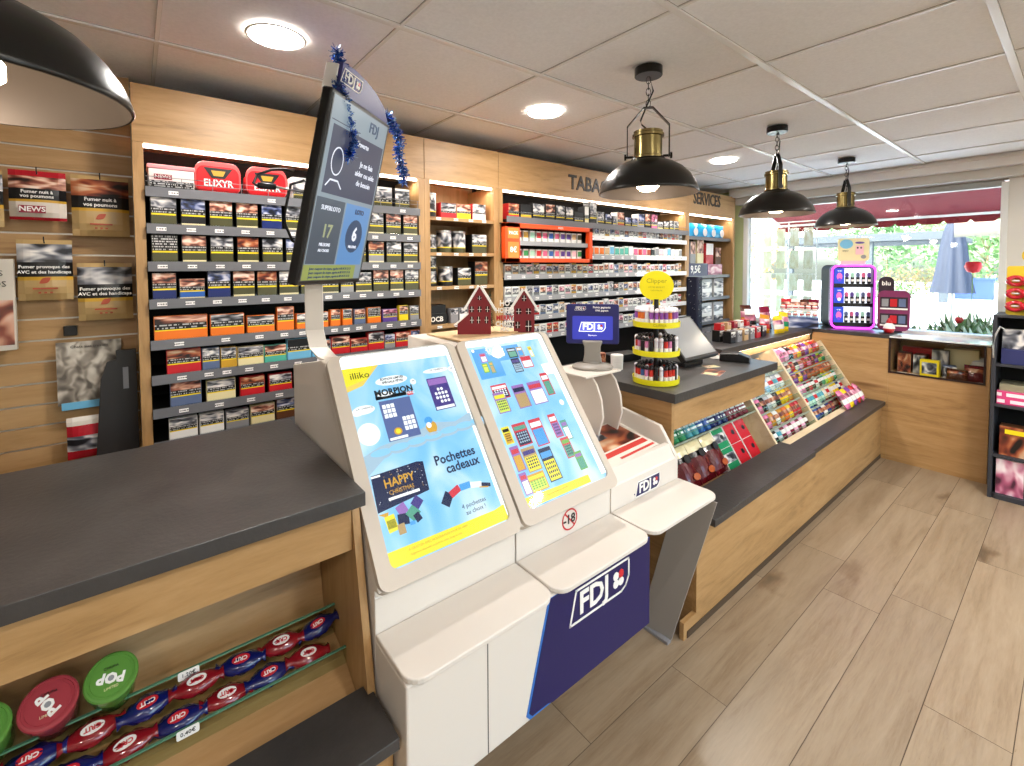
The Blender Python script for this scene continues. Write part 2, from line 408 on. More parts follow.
# ------------------------------------------------------------------ tobacco wall
FX, BX = -2.42, -2.72
def wb(mb, name, root, **k):
    return mb.build(name, root, loc=tuple(-Vector(root.location)), **k)
led = mat('led_strip_light', '#fff0e0', .5, emit='#ffe8d0', es=7)
brand = {k: mat('print_'+k, c, .35) for k, c in dict(olive='#4b4a2e', navy='#1b2a66', blue='#2b5fb0', orange='#e8741c', red='#c0202a', sky='#6fb4d8',
    teal='#4fae9c', cream='#e6d9a8', brown='#5e3a24', black='#17171a', white='#ecebe8', gold='#c79a2e', yellow='#ecd21e', pink='#d8628c', green='#2f8f4e',
    violet='#5a3f92', rust='#a8492e', slateblue='#5b6a8c', grey='#8c8c90', tan='#c9a477', crimson='#8f1830', ltpink='#efb9c4', mint='#a9dcc4', peach='#f0b483').items()}
yel = brand['yellow']
MC = {}
def pack_mesh(w, h, d, bands, side, name='pack', bev=True):
    """box pack, base centre at origin, front facing -Y; bands (share, material) from the top"""
    key = (round(w, 4), round(h, 4), round(d, 4), tuple((round(a, 3), m.name) for a, m in bands), side.name)
    if key in MC: return MC[key]
    b = MB(); c = .0022
    b.prism(rrect(w, d, c, 1, 0, d/2), 2, 0, h, side)
    z = h-.001; tot = sum(a for a, _ in bands); H = h-.002
    for a, m in bands:
        z1 = z-H*a/tot; b.poly([(-w/2+c, -.0004, z1), (w/2-c, -.0004, z1), (w/2-c, -.0004, z), (-w/2+c, -.0004, z)], m); z = z1
    MC[key] = b.data(name); return MC[key]
def put(me, name, loc, rot, label, cat, group=None):
    o = bpy.data.objects.new(name, me); COL.objects.link(o); o.location = loc; o.rotation_euler = rot if isinstance(rot, tuple) else (0, 0, rot)
    return tag(o, label, cat, group)

def cabinet(name, label, y0, y1, grain=wood_z):
    r = thing(name, label, 'shelf cabinet', ((FX+BX)/2, (y0+y1)/2, 0))
    return r
def cab_shell(r, y0, y1, t=.036, back=black_matt, inner=None, fascia=wood_y, top=True):
    wb(MB().box(BX, FX+.004, y0, y0+t, 0, 2.112, wood_z), 'side_panel', r, bevel=.001)
    wb(MB().box(BX, FX+.004, y1-t, y1, 0, 2.112, wood_z), 'side_panel', r, bevel=.001)
    wb(MB().box(BX-.015, BX, y0, y1, 0, 2.345, inner or back), 'back_panel', r)
    wb(MB().box(FX-.018, FX+.006, y0+.001, y1-.001, 2.112, 2.345, fascia), 'fascia', r, bevel=.001)
    wb(MB().box(BX, FX-.018, y0+t, y1-t, 2.135, 2.15, wood_y), 'top_panel', r)
    wb(MB().box(FX-.03, FX-.018, y0+.002, y1-.002, 2.098, 2.112, led), 'led_strip', r)
    L = bpy.data.lights.new('strip_light', 'AREA'); L.shape = 'RECTANGLE'; L.size = y1-y0-.1; L.size_y = .012; L.energy = 2.2*(y1-y0); L.color = (1, .9, .78)
    lo = bpy.data.objects.new('strip_light', L); COL.objects.link(lo); lo.parent = r
    lo.location = (FX-.05-(FX+BX)/2, 0, 2.09); lo.rotation_euler = (0, rad(-12), pi/2)
    lo.rotation_euler = (0, 0, pi/2)

tagm = MB().box(-.0165, .0165, -.0012, 0, -.0075, .0075, white, front=tag_txt).data('price_tag')
def tray(r, y0, y1, zl, lip=grey_lip, lh=.04, tags=(), x=-2.395, name='shelf_tray', fence=True, board=black_matt, tw=1.0):
    b = MB(); b.box(BX, x-.004, y0, y1, zl+.004, zl+.012, board)
    b.box(x-.004, x, y0, y1, zl-lh/2, zl+lh/2, lip)
    if fence: b.box(x-.0035, x-.0015, y0, y1, zl+lh/2, zl+lh/2+.004, clear)
    t = wb(b, name, r)
    for ty in tags:
        o = bpy.data.objects.new('price_tag', tagm); COL.objects.link(o); o.parent = t; o.location = (x+.0002, ty, zl-.001); o.rotation_euler = (0, 0, pi/2); o.scale = (tw, 1, 1)
    return t

# ---- cabinet 1: pouches and tins
U1 = cabinet('tobacco_cabinet', 'tall oak tobacco cabinet with grey trays, next to the slatted wall panel', 0, 1.305)
cab_shell(U1, 0, 1.305)
C = brand
R4 = [(.185,.105,'orange',art_skin),(.13,.10,'orange',art_grey),(.115,.085,'orange',art_grey),(.075,.118,'orange',art_skin),(.07,.08,'orange',art_grey),(.07,.082,'orange',art_grey),(.05,.09,'orange',art_skin),(.05,.09,'orange',art_grey),(.06,.085,'slateblue',art_skin),(.075,.09,'orange',warn_txt),(.085,.075,'violet',art_pink),(.055,.09,'yellow',art_skin),(.055,.085,'grey',art_grey)]
rows1 = [ # lip z, list of (w,h,band,art)
 (1.765, [(.088, .118, k, a) for k, a in zip(['olive','black','olive','olive','navy','olive','olive','olive','olive','olive','olive','olive'], [art_grey, art_blue, art_skin, art_skin, art_blue, art_grey, art_grey, art_skin, art_grey, art_grey, art_skin, art_skin])]),
 (1.610, [(.088, .118, k, a) for k, a in zip(['olive']*8+['olive', 'grey', 'olive', 'olive'], [warn_txt, art_skin, art_grey, art_rust, art_grey, art_blue, art_grey, art_skin, art_grey, art_rust, art_grey, art_grey])]),
 (1.455, [(.082,.115,'navy',art_skin),(.092,.09,'blue',art_skin),(.088,.122,'navy',art_blue),(.088,.12,'olive',art_skin),(.085,.118,'olive',art_rust),(.088,.118,'olive',art_grey),(.085,.115,'olive',art_rust),(.09,.10,'olive',art_grey),(.07,.10,'grey',art_grey),(.088,.11,'olive',art_grey),(.088,.12,'olive',art_skin),(.08,.12,'olive',art_skin),(.085,.12,'olive',art_grey)]),
 (1.285, R4),
 (1.140, [(.12,.105,'red',art_rust),(.065,.10,'slateblue',art_grey),(.062,.095,'gold',art_grey),(.105,.09,'cream',art_grey),(.095,.085,'teal',art_skin),(.11,.105,'sky',black),(.09,.085,'sky',art_skin),(.095,.095,'red',art_skin),(.09,.075,'red',art_skin),(.09,.10,'red',art_grey),(.06,.08,'grey',art_blue),(.085,.085,'red',art_skin),(.06,.09,'orange',art_blue)]),
 (1.000, [(.11,.11,'slateblue',art_skin),(.11,.095,'cream',art_grey),(.10,.09,'red',art_rust),(.10,.085,'red',art_grey),(.09,.095,'blue',art_skin),(.09,.085,'gold',art_blue),(.10,.09,'red',art_skin),(.1,.09,'rust',art_grey),(.09,.09,'navy',art_grey),(.1,.085,'red',art_skin)]),
 (.862, [(.10,.09,'white',art_grey),(.09,.09,'white',art_grey),(.09,.085,'grey',art_grey),(.10,.09,'cream',art_skin),(.09,.10,'brown',art_blue),(.1,.085,'red',art_grey),(.09,.09,'white',art_grey),(.1,.09,'brown',art_skin)])]
for k, (zl, its) in enumerate(rows1):
    n = len(its); tot = sum(i[0] for i in its); space = (1.262-.045-tot)/n if n > 9 else .008
    y = .045+space/2 + (.04 if k >= 4 else 0); tg = []
    if k >= 4 and n > 9: space = (1.262-.085-tot)/n
    for i, (w, h, bc, am) in enumerate(its):
        nm = 'tobacco_tin' if (k in (0, 1) and i % 3 != 1) else 'tobacco_pouch'
        word = nm.split('_')[1]
        if k < 3: bands = [(.36, am), (.2, warn_txt2), (.06, yel), (.26, C[bc]), (.08, C['cream' if i % 2 else bc]), (.04, C[bc])]
        elif k == 3: bands = [(.3, am), (.24, warn_txt2), (.05, yel), (.41, C[bc])]
        else: bands = [(.34, am), (.2, warn_txt2), (.05, yel), (.36, C[bc]), (.05, C['black'])]
        d = .035 if nm == 'tobacco_pouch' else .06
        put(pack_mesh(w, h, d, bands, C['black'] if k < 3 else C[bc], nm), nm, (-2.407, y+w/2, zl+.0123), R90,
            f'{bc} based tobacco {word}, {ordn(i)} along the {ordn(k+1)} tray beside the slatted wall', 'tobacco '+word, 'pouches and tins in the cabinet beside the slatted wall')
        tg.append(y+w/2-.01); y += w+space
    tray(U1, .038, 1.267, zl, tags=tg)
tray(U1, .038, 1.267, 1.915, tags=(.13, .50, .80, 1.16), name='shelf_tray')

# top tray: red and white tubs
def tub(w, h, d, body, lid, front):
    b = MB(); b.prism(rrect(w, h-.02, .02, 4, 0, (h-.02)/2), 1, 0, d, body, front)
    b.xf(Matrix.Identity(4)); return b
g = 'tobacco tubs on the top tray beside the slatted wall'
t = thing('tobacco_tub', 'red handled tobacco tub reading elixyr, beside the white news carton', 'tub', (-2.43, .295, 1.9273), R90, g)
elx = mat('tub_red', '#c8141c', .3)
MB().prism(rrect(.165, .108, .032, 5, 0, .054), 1, 0, .12, elx).build('body', t, bevel=.003)
MB().prism(rrect(.178, .125, .04, 5, 0, .0625), 1, .004, .02, mat('tub_rim_pink', '#e85a5a', .3)).build('lid', t, bevel=.003)
hb = MB(); hb.prism([(-.055, .100), (.055, .100), (.025, .062), (-.025, .062)], 1, -.0025, -.0005, black); hb.prism([(-.028, .090), (.028, .090), (.018, .070), (-.018, .070)], 1, -.0035, -.0025, brand['gold']); hb.build('emblem', t)
txt('ELIXYR', .036, white, t, (0, -.0015, .042), bold=.0007)
t.scale = (.98, 1, 1.15)
dup(t, (-2.43, .49, 1.9273), R90, 'red handled tobacco tub reading elixyr, behind the hooked black cable')
t = thing('tobacco_carton', 'pinkish white news tobacco carton at the start of the top tray', 'carton', (-2.43, .128, 1.9273), R90, g)
nb = MB(); nb.box(-.078, .078, 0, .14, 0, .088, mat('carton_pinkwhite', '#eadcd8', .4)); nb.build('body', t, bevel=.003)
MB().box(-.082, .082, -.004, .14, .0885, .106, mat('carton_lid_pink', '#e79aa0', .35)).build('lid', t, bevel=.004)
MB().box(-.06, .0, -.002, -.0003, .045, .066, brand['crimson']).build('name_panel', t); txt('NEWS', .02, white, t, (-.03, -.003, .0555))
MB().poly([(-.075, -.001, .004), (.075, -.001, .004), (.075, -.001, .04), (-.075, -.001, .04)], warn_txt).build('warning_label', t)
for y, w, la in ((.665, .13, 'pink lidded white tub glimpsed between hanging cable and tall screen'), (1.06, .11, 'black and gold tobacco box under a white lid, beside tall screen'), (1.175, .09, 'black and gold tobacco box, last on the top tray beside slatted wall')):
    put(pack_mesh(w, .115, .09, [(.1, white), (.4, art_grey), (.2, warn_txt2), (.05, yel), (.25, C['olive'])], C['white'] if y < .7 else C['black']), 'tobacco_box', (-2.43, y, 1.9273), R90, la, 'tobacco box')
# grey wire fence along the top tray
b = MB()
for zz in (1.955, 1.975): b.tube([(-2.392, .04, zz), (-2.392, 1.26, zz)], .0016, wire, 6)
for k in range(12): b.tube([(-2.392, .05+k*.109, 1.936), (-2.392, .05+k*.109, 1.976)], .0014, wire, 6)
wb(b, 'wire_fence', U1)

# ---- cabinet 2: oak shelves with cans
U2 = cabinet('can_cabinet', 'narrow oak cabinet of tobacco cans with four wooden shelves', 1.306, 1.842)
cab_shell(U2, 1.306, 1.842, back=wood_z)
def oakshelf(z, xf=FX): return wb(MB().box(BX, xf, 1.342, 1.806, z-.02, z, wood_y), 'shelf', U2)
for z in (1.90, 1.69, 1.487, 1.255, 1.10):
    s = oakshelf(z)
    for ty in (1.40, 1.52, 1.63, 1.73):
        o = bpy.data.objects.new('price_tag', tagm); COL.objects.link(o); o.parent = s; o.location = (FX+.0015, ty, z-.010); o.rotation_euler = (0, 0, pi/2)
def can(r, h, a, base):
    key = ('can', r, h, a.name, base.name)
    if key not in MC:
        MC[key] = MB().lathe([(r*.96, 0), (r, .004), (r, h*.22), (r, h*.26), (r, h-.012), (r*1.04, h-.010), (r*1.04, h), (r*.98, h+.001)], 28, steel, mats=[base, base, yel, a, steel, steel, steel, steel]).data('can')
    return MC[key]
g2 = 'tobacco cans and boxes in the narrow oak cabinet'
def P2(me, nm, y, z, la, x=-2.50): put(me, nm, (x, y, z+.0003), R90, la, nm.replace('_', ' '), g2)
P2(can(.036, .145, art_grey, black), 'tobacco_can', 1.388, 1.90, 'tall pale grey can on the upper oak shelf')
P2(pack_mesh(.11, .095, .07, [(.5, art_grey), (.15, warn_txt2), (.35, C['red'])], C['red']), 'tobacco_tin', 1.50, 1.90, 'red and white tobacco tin beside the tall grey can', -2.47)
P2(pack_mesh(.105, .095, .07, [(.45, art_skin), (.15, warn_txt2), (.4, C['yellow'])], C['tan']), 'tobacco_tin', 1.612, 1.90, 'tan and yellow tobacco tin between two red edged tins', -2.47)
P2(pack_mesh(.105, .105, .07, [(.5, art_grey), (.1, warn_txt2), (.4, C['white'])], C['red']), 'tobacco_tin', 1.728, 1.90, 'red and white tin with a large picture, end of upper oak shelf', -2.47)
for y, r, h, la in ((1.385, .038, .105, 'short grey can, first on the second oak shelf'), (1.482, .046, .135, 'wide grey can with a bird picture on the second oak shelf'), (1.586, .045, .135, 'wide blue grey can, third on the second oak shelf')):
    P2(can(r, h, art_grey, C['olive']), 'tobacco_can', y, 1.69, la)
P2(pack_mesh(.115, .12, .08, [(.4, art_grey), (.18, warn_txt2), (.05, yel), (.37, C['olive'])], C['black']), 'tobacco_box', 1.722, 1.69, 'olive tobacco box, last on the second oak shelf', -2.46)
P2(can(.036, .088, art_grey, black), 'tobacco_can', 1.385, 1.487, 'small grey can under another one on the third oak shelf')
P2(can(.036, .088, art_grey, black), 'tobacco_can', 1.385, 1.577, 'small grey can standing on top of another can')
P2(can(.045, .118, art_grey, black), 'tobacco_can', 1.490, 1.487, 'dark can with white figure beside the two stacked cans')
P2(pack_mesh(.10, .11, .08, [(.4, art_grey), (.2, warn_txt2), (.05, yel), (.35, C['olive'])], C['black']), 'tobacco_box', 1.605, 1.487, 'olive tobacco box in the middle of the third oak shelf', -2.46)
P2(pack_mesh(.10, .15, .08, [(.4, art_rust), (.15, warn_txt2), (.05, yel), (.4, C['olive'])], C['black']), 'tobacco_box', 1.735, 1.487, 'tall olive box with a rust picture, end of third oak shelf', -2.46)
ob = MB().box(-.065, .065, 0, .1, 0, .065, black).build('rolling_paper_box', None, (-2.47, 1.42, 1.2553), (0, 0, R90), bevel=.002)
tag(ob, 'black rolling paper box reading OCB on the lower oak shelf', 'box', g2); txt('OCB', .042, white, ob, (-.01, -.001, .03), bold=.001)
P2(pack_mesh(.12, .05, .08, [(1, C['black'])], C['black']), 'filter_box', 1.42, 1.3206, 'flat black box on top of the rolling paper box', -2.48)
for y, w, h, c, a in ((1.53, .055, .09, 'grey', art_grey), (1.595, .06, .09, 'white', art_grey), (1.665, .065, .10, 'black', art_rust), (1.74, .065, .08, 'cream', art_grey)):
    P2(pack_mesh(w, h, .06, [(.4, a), (.6, C[c])], C['grey']), 'filter_box', y, 1.255, f'{c} filter box on the lower oak shelf beside the houses', -2.46)

# ---- cabinet 3: the wide cigarette wall
U3 = cabinet('cigarette_cabinet', 'wide oak cigarette cabinet lettered TABAC under a lit fascia', 1.843, 4.12)
cab_shell(U3, 1.843, 4.12)
U4 = cabinet('services_cabinet', 'narrow oak cabinet lettered SERVICES at the window end', 4.121, 5.07)
cab_shell(U4, 4.121, 5.07, t=.03, back=wood_z)
lett = mat('dark_cut_letters', '#2a231d', .5)
def sign(s, size, y, root, z, sx=1):
    o = txt(s, size, lett, root, (FX+.0065-root.location.x, y-root.location.y, z), (pi/2, 0, pi/2), ext=.004, al='LEFT', bold=.003, sx=sx); return o
sign('TABAC', .148, 2.49, U3, 2.222, .95); sign('SERVICES', .165, 4.215, U4, 2.262, .78)
g3 = 'cigarette packs on the trays of the wide cabinet'
lip_clear = mat('frosted_tray_lip', '#9fa0a4', .3); lip_white = mat('white_tray_lip', '#e4e6e8', .3)
capc = ['white', 'grey', 'white', 'cream', 'grey', 'white', 'ltpink', 'white', 'slateblue', 'gold', 'white', 'red', 'grey', 'black', 'tan']
rowsC = [(1.81, 2.705, 'mix'), (1.66, 2.705, 'col'), (1.52, 1.885, 'mix'), (1.37, 1.885, 'mix'), (1.235, 1.885, 'mix'), (1.10, 1.885, 'mix')]
colseq = ['orange']*3+['tan', 'sky', 'teal', 'teal', 'teal', 'white', 'pink', 'red', 'pink', 'rust', 'black', 'grey', 'ltpink', 'white', 'sky', 'white', 'white', 'grey']
rg = random.Random(3)
for k, (zb, ya, kind) in enumerate(rowsC):
    pitch = .0625; n = int((4.07-ya)/pitch); tg = []
    for i in range(n):
        y = ya+.03+i*pitch
        c = colseq[i % len(colseq)] if kind == 'col' else rg.choice(capc)
        h = rg.choice([.086, .086, .088, .088, .098])
        am = rg.choice([art_grey, art_grey, art_skin, art_rust, art_blue, art_pink, art_grey])
        bands = [(.12, C[c]), (.36, am), (.12, warn_txt2), (.4, C[c])] if kind == 'mix' else [(.10, C['white']), (.6, C[c]), (.3, C['white'])]
        put(pack_mesh(.055, h, .022, bands, C['white'] if c != 'black' else C['black'], 'cigarette_pack'), 'cigarette_pack', (-2.408, y, zb+.0122), R90,
            f'{c} cigarette pack, {ordn(i)} along the {ordn(k+1)} pack tray of the wide cabinet', 'cigarette pack', g3)
        if i % 2 == 0: tg.append(y+.03)
    white_from = 3.25
    b = MB(); b.box(BX, -2.404, ya-.01, 4.08, zb+.003, zb+.012, black_matt)
    lipm = [(ya-.01, 4.08, lip_white)] if k < 1 else [(ya-.01, 3.3, lip_clear), (3.3, 4.08, lip_white)]
    for a, c_, m in lipm: b.box(-2.404, -2.398, a, c_, zb-.003, zb+.034, m)
    b.box(-2.403, -2.3995, ya-.01, 4.08, zb+.034, zb+.05, clear)
    t = wb(b, 'shelf_tray', U3)
    for ty in tg:
        o = bpy.data.objects.new('price_tag', tagm); COL.objects.link(o); o.parent = t; o.location = (-2.3978, ty-.03, zb+.014); o.rotation_euler = (0, 0, pi/2); o.scale = (1.0, 1, 1.1)
# top grey shelf and its tins
wb(MB().box(BX, -2.385, 1.885, 4.08, 1.905, 1.915, black_matt).box(-2.385, -2.379, 1.885, 4.08, 1.893, 1.935, grey_lip), 'shelf_tray', U3)
wb(MB().tube([(-2.383, 1.89, 1.965), (-2.383, 4.07, 1.965)], .0015, wire, 6), 'wire_fence', U3)
y = 1.90; i = 0
tins = [(.105, .105, 'red', art_rust), (.11, .105, 'gold', black), (.12, .12, 'black', art_grey), (.10, .125, 'black', art_skin), (.10, .125, 'black', art_grey), (.09, .12, 'black', art_grey), (.11, .09, 'black', black), (.06, .14, 'cream', white), (.09, .18, 'black', art_grey), (.09, .11, 'black', art_grey), (.09, .10, 'black', art_blue), (.06, .09, 'grey', art_grey), (.10, .125, 'rust', art_skin), (.09, .09, 'black', art_blue), (.09, .09, 'black', art_blue), (.095, .13, 'grey', art_blue), (.09, .135, 'black', art_skin), (.10, .14, 'pink', art_pink), (.09, .08, 'cream', art_grey), (.09, .09, 'olive', art_grey), (.085, .10, 'olive', art_grey), (.08, .10, 'black', art_grey)]
for w, h, c, am in tins:
    if y+w > 4.07: break
    put(pack_mesh(w-.012, h, .07, [(.45, am), (.2, warn_txt2), (.05, yel), (.3, C[c])], C['white'] if i > 6 and i % 3 == 0 else C['black'] if c != 'red' else C['red'], 'tobacco_tin'), 'tobacco_tin', (-2.392, y+w/2, 1.9153), R90,
        f'{c} tobacco tin, {ordn(i)} along the top shelf of the wide cabinet', 'tobacco tin', 'tins along the top shelf of the wide cabinet')
    y += w; i += 1
# orange vape frame
OF = thing('vape_display_frame', 'orange framed vape display with two shelves inside the wide cabinet', 'display frame', (-2.40, 2.245, 1.64))
fx0, fx1 = -2.395, -2.355; ya, yb, za, zb = 1.85, 2.69, 1.632, 1.925-.035
b = MB(); b.box(fx0, fx1, ya, yb, zb-.03, zb, orange).box(fx0, fx1, ya, yb, za, za+.028, orange).box(fx0, fx1, yb-.035, yb, za, zb, orange).box(fx0, fx1, ya, ya+.125, za, zb, orange)
wb(b, 'frame', OF, bevel=.002)
wb(MB().box(-2.60, fx0, ya, yb, za, za+.006, black_matt).box(-2.60, -2.595, ya, yb, za, zb, black_matt).box(-2.60, fx0, ya, yb, zb-.006, zb, black_matt), 'housing', OF)
wb(MB().box(-2.59, fx1-.02, ya+.125, yb-.035, 1.755, 1.762, black_matt).box(fx1-.02, fx1-.015, ya+.125, yb-.035, 1.745, 1.775, lip_clear), 'shelf', OF)
oc = mat('poster_orange', '#f58a3c', .4)
for z0, z1, s in ((1.79, zb-.034, 'PACK'), (za+.03, 1.765, '8€')):
    p = wb(MB().box(fx1, fx1+.002, ya+.022, ya+.112, z0-.002, z1, oc), 'poster', OF)
    txt(s, .05 if len(s) < 3 else .03, white, p, (fx1+.0022, ya+.067, (z0+z1)/2), (pi/2, 0, pi/2), bold=.001)
txt('PODS', .02, white, OF, (fx1+.001+2.40, 2.35-2.245, zb-.016-1.64), (pi/2, 0, pi/2))
vc = ['rust', 'gold', 'mint', 'red', 'pink', 'blue', 'pink', 'violet', 'violet', 'tan', 'olive']; vc2 = ['crimson', 'green', 'mint', 'red', 'pink', 'blue', 'pink', 'violet', 'violet', 'ltpink', 'green']
for r_, (z, seq) in enumerate(((1.7625, vc), (za+.0287-.022, vc2))):
    for i, c in enumerate(seq):
        put(pack_mesh(.044, .084 if r_ else .085, .02, [(.1, C['white']), (.45, C[c]), (.45, C['white'])], C['white'], 'vape_box'), 'vape_box', (-2.4, ya+.155+i*.059, z), R90,
            f'{c} and white vape box, {ordn(i)} along the {["upper", "lower"][r_]} shelf in the orange frame', 'vape box', 'vape boxes in the orange frame')

# ---- cabinet 4 contents
def u4(z): return wb(MB().box(BX, FX-.03, 4.152, 5.04, z-.015, z, black_matt).box(FX-.03, FX-.025, 4.152, 5.04, z-.02, z+.012, grey_lip), 'shelf', U4)
for z in (1.885, 1.50, 1.02, .70): u4(z)
bluebag = mat('blue_foil_bag', '#2aa0dc', .25)
for i in range(4):
    b = MB(); n = 6; vs = []; w, h = .17, .145
    for r_ in range(n):
        for c_ in range(n):
            u, v = c_/(n-1), r_/(n-1); bul = .03*sin(pi*u)*sin(pi*v)
            vs.append(((u-.5)*w, -bul, v*h))
    fs = [[r_*n+c_, r_*n+c_+1, (r_+1)*n+c_+1, (r_+1)*n+c_] for r_ in range(n-1) for c_ in range(n-1)]
    b.mesh(vs, fs, bluebag); b.mesh([(x, -y+.004, z) for x, y, z in vs], [f[::-1] for f in fs], bluebag)
    o = b.build('snack_bag', None, (-2.48, 4.33+i*.175, 1.8855), (0, 0, R90), smooth=True)
    b2 = MB().prism([(.04*cos(a*pi/8), .06+.04*sin(a*pi/8)) for a in range(16)], 1, -.033, -.031, white); b2.build('round_logo', o)
    tag(o, f'bright blue glossy bag, {ORD[i]} along the top of the services cabinet', 'bag', 'blue bags at the top of the services cabinet')
for i, (y, w, h, c) in enumerate(((4.24, .09, .26, 'white'), (4.37, .10, .25, 'grey'), (4.51, .13, .27, 'cream'), (4.70, .15, .24, 'red'), (4.88, .12, .2, 'brown'))):
    put(pack_mesh(w, h, .04, [(.5, C['white'] if c == 'red' else art_skin), (.5, C[c])], C[c], 'card_pack'), 'hanging_card_pack', (-2.50, y, 1.60), R90, f'tall {c} carded pack hanging under the blue bags', 'carded pack', 'carded packs in the services cabinet')
sg = MB().box(4.20-4.2, .36, 0, .006, 0, .125, mat('sign_navy', '#23204c', .4)).build('price_sign', None, (FX-.022, 4.19, 1.505), (0, 0, R90))
tag(sg, 'navy price sign reading 9,5 euros on the services cabinet shelf', 'sign'); txt('9,5€', .1, white, sg, (.13, -.001, .062), bold=.002)
put(pack_mesh(.30, .12, .03, [(1, art_pink)], C['violet'], 'flyer_holder'), 'flyer_holder', (-2.46, 4.74, 1.5005), R90, 'purple patterned flyer holder beside the navy price sign', 'holder')
boxw = mat('grey_vape_carton', '#b7b5b6', .4)
i = 0
for z, h in ((1.27, .2), (1.0205, .2), (.7005, .26)):
    for y in (4.36, 4.60, 4.84):
        put(pack_mesh(.20, h, .1, [(.15, C['grey']), (.35, art_grey), (.2, C['white']), (.3, art_grey if z > .8 else art_skin)], boxw, 'vape_carton'), 'vape_carton', (-2.47, y, z), R90,
            f'{["upper", "middle", "lower"][i//3]} grey carton, {ORD[i%3]} column of the services cabinet', 'carton', 'grey cartons in the services cabinet'); i += 1
u4(1.27-.0005)
tall = MB().prism(rrect(.12, .10, .02, 4), 2, 0, 1.5, mat('midnight_blue_fabric', '#10142c', .6)).build('decorated_column', None, (-2.345, 4.13, 0), bevel=.004)
tag(tall, 'dark midnight blue pillar with silver sparkles before the cabinet divider', 'column')
b = MB(); rr = random.Random(5)
for k in range(90):
    a = rr.uniform(0, 2*pi); z = rr.uniform(1.05, 1.48); x = .062*cos(a)*1.05; yy = .052*sin(a)*1.05; s_ = rr.uniform(.004, .010)
    b.mesh([(x-s_, yy, z), (x, yy-s_, z-s_), (x+s_, yy, z), (x, yy+s_, z+s_)], [[0, 1, 2, 3]], steel)
b.build('sparkles', tall)
# small things on cabinet 4's side: hooked gadget

# ------------------------------------------------------------------ pouches on the slatted panel
def puffy(w, h, d, bands, n=9, seed=0, taper=.0, zip_=True, edge=None):
    """gusseted pouch, base centre at origin, front -Y; bands (share, mat) from top, drawn over the bulged front"""
    r = random.Random(seed); b = MB(); rows = []
    tot = sum(a for a, _ in bands); zs = [(0, None)]; z = 0
    for a, m in reversed(bands):
        k = max(1, int(a/tot*12)); 
        for q in range(k): zs.append((z+(a/tot)*(q+1)/k, m))
        z += a/tot
    def P(u, v, s):
        e = min(1, v*5)*min(1, (1-v)*2.2); bul = d*(e**.6)*(sin(pi*min(max(u, 0), 1))**.55)
        ww = w*(1-taper*v)
        return ((u-.5)*ww, -s*bul*.5+.002*sin(9*u+seed)*sin(7*v+seed), v*h)
    us = [k/(n-1) for k in range(n)]
    for s in (1, -1):
        for j in range(len(zs)-1):
            v0, v1 = zs[j][0], zs[j+1][0]; m = zs[j+1][1]
            va = [b2 for b2 in (v0, v1)]
            # band-relative uv
            for k in range(n-1):
                q = [P(us[k], v0, s), P(us[k+1], v0, s), P(us[k+1], v1, s), P(us[k], v1, s)]
                acc = 0; lo = 0
                for a, mm in reversed(bands):
                    if acc <= v0*tot+1e-6 < acc+a-1e-9: lo, hi = acc/tot, (acc+a)/tot
                    acc += a
                f = lambda v: (v-lo)/(hi-lo)
                uv = [(us[k], f(v0)), (us[k+1], f(v0)), (us[k+1], f(v1)), (us[k], f(v1))]
                if s < 0: q = q[::-1]; uv = uv[::-1]; m2 = edge or m
                else: m2 = m
                b.poly(q, m2, uv)
    return b
foil_tan = mat('pouch_tan_film', '#b89a68', .25); foil_red = mat('pouch_red_film', '#b0202c', .25); foil_white = mat('pouch_white_film', '#d8cec2', .25)
blk = mat('pouch_black_band', '#0e0e10', .3)
YX = SX+.012
def hangbag(nm, w, h, y, z, bands, label, l1, l2, brandtxt=None, bcol=None, seed=1, depth=.05, edge=foil_tan):
    o = puffy(w, h, depth, bands, seed=seed, edge=edge).build('tobacco_pouch_bag', None, (SX+.03+depth*.5, y, z), (0, 0, R90), smooth=True)
    tag(o, label, 'tobacco pouch', 'hanging tobacco pouches on the slatted panel')
    tot = sum(a for a, _ in bands); acc = 0
    for a, m in bands:
        if m is blk: zc = h*(1-(acc+a/2)/tot)
        if m.name.startswith('pouch') and brandtxt and m is bands[-1][1]: zb = h*(1-(acc+a/2)/tot)
        acc += a
    txt(l1, w*.108, white, o, (0, -depth*.5-.003, zc+h*.042), bold=.0004); txt(l2, w*.108, white, o, (0, -depth*.5-.003, zc-h*.045), bold=.0004)
    zb = h*.20
    if brandtxt:
        MB().box(-w*.32, w*.14, -depth*.5-.004, -depth*.5-.002, zb-.012, zb+.016, brand['crimson']).build('name_panel', o)
        txt(brandtxt, .026, white, o, (-w*.09, -depth*.5-.005, zb+.002), bold=.0006)
    else:
        lf = MB(); lf.prism([(.02*cos(t)*(1-.5*abs(sin(t))), .011*sin(t)) for t in [k*pi/8 for k in range(16)]], 1, 0, .001, brand['rust']); lf.xf(Matrix.Rotation(rad(-35), 4, 'Y'))
        lf.build('leaf_emblem', o, (0, -depth*.5-.003, zb+.03)); 
        MB().box(-.035, .035, -depth*.5-.003, -depth*.5-.002, zb-.004, zb+.002, brand['rust']).box(-.02, -.012, -depth*.5-.003, -depth*.5-.002, zb-.02, zb-.014, brand['rust']).box(-.004, .004, -depth*.5-.003, -depth*.5-.002, zb-.02, zb-.014, brand['rust']).box(.012, .02, -depth*.5-.003, -depth*.5-.002, zb-.02, zb-.014, brand['rust']).build('name_rows', o)
    hk = MB().tube([(0, .05, h-.012), (0, -.01, h-.012), (0, -.022, h-.004), (0, -.024, h+.012)], .002, black, 6).build('hook', o)
    return o
T = [(.07, foil_tan), (.3, art_grey), (.24, blk), (.06, brand['gold']), (.33, foil_tan)]
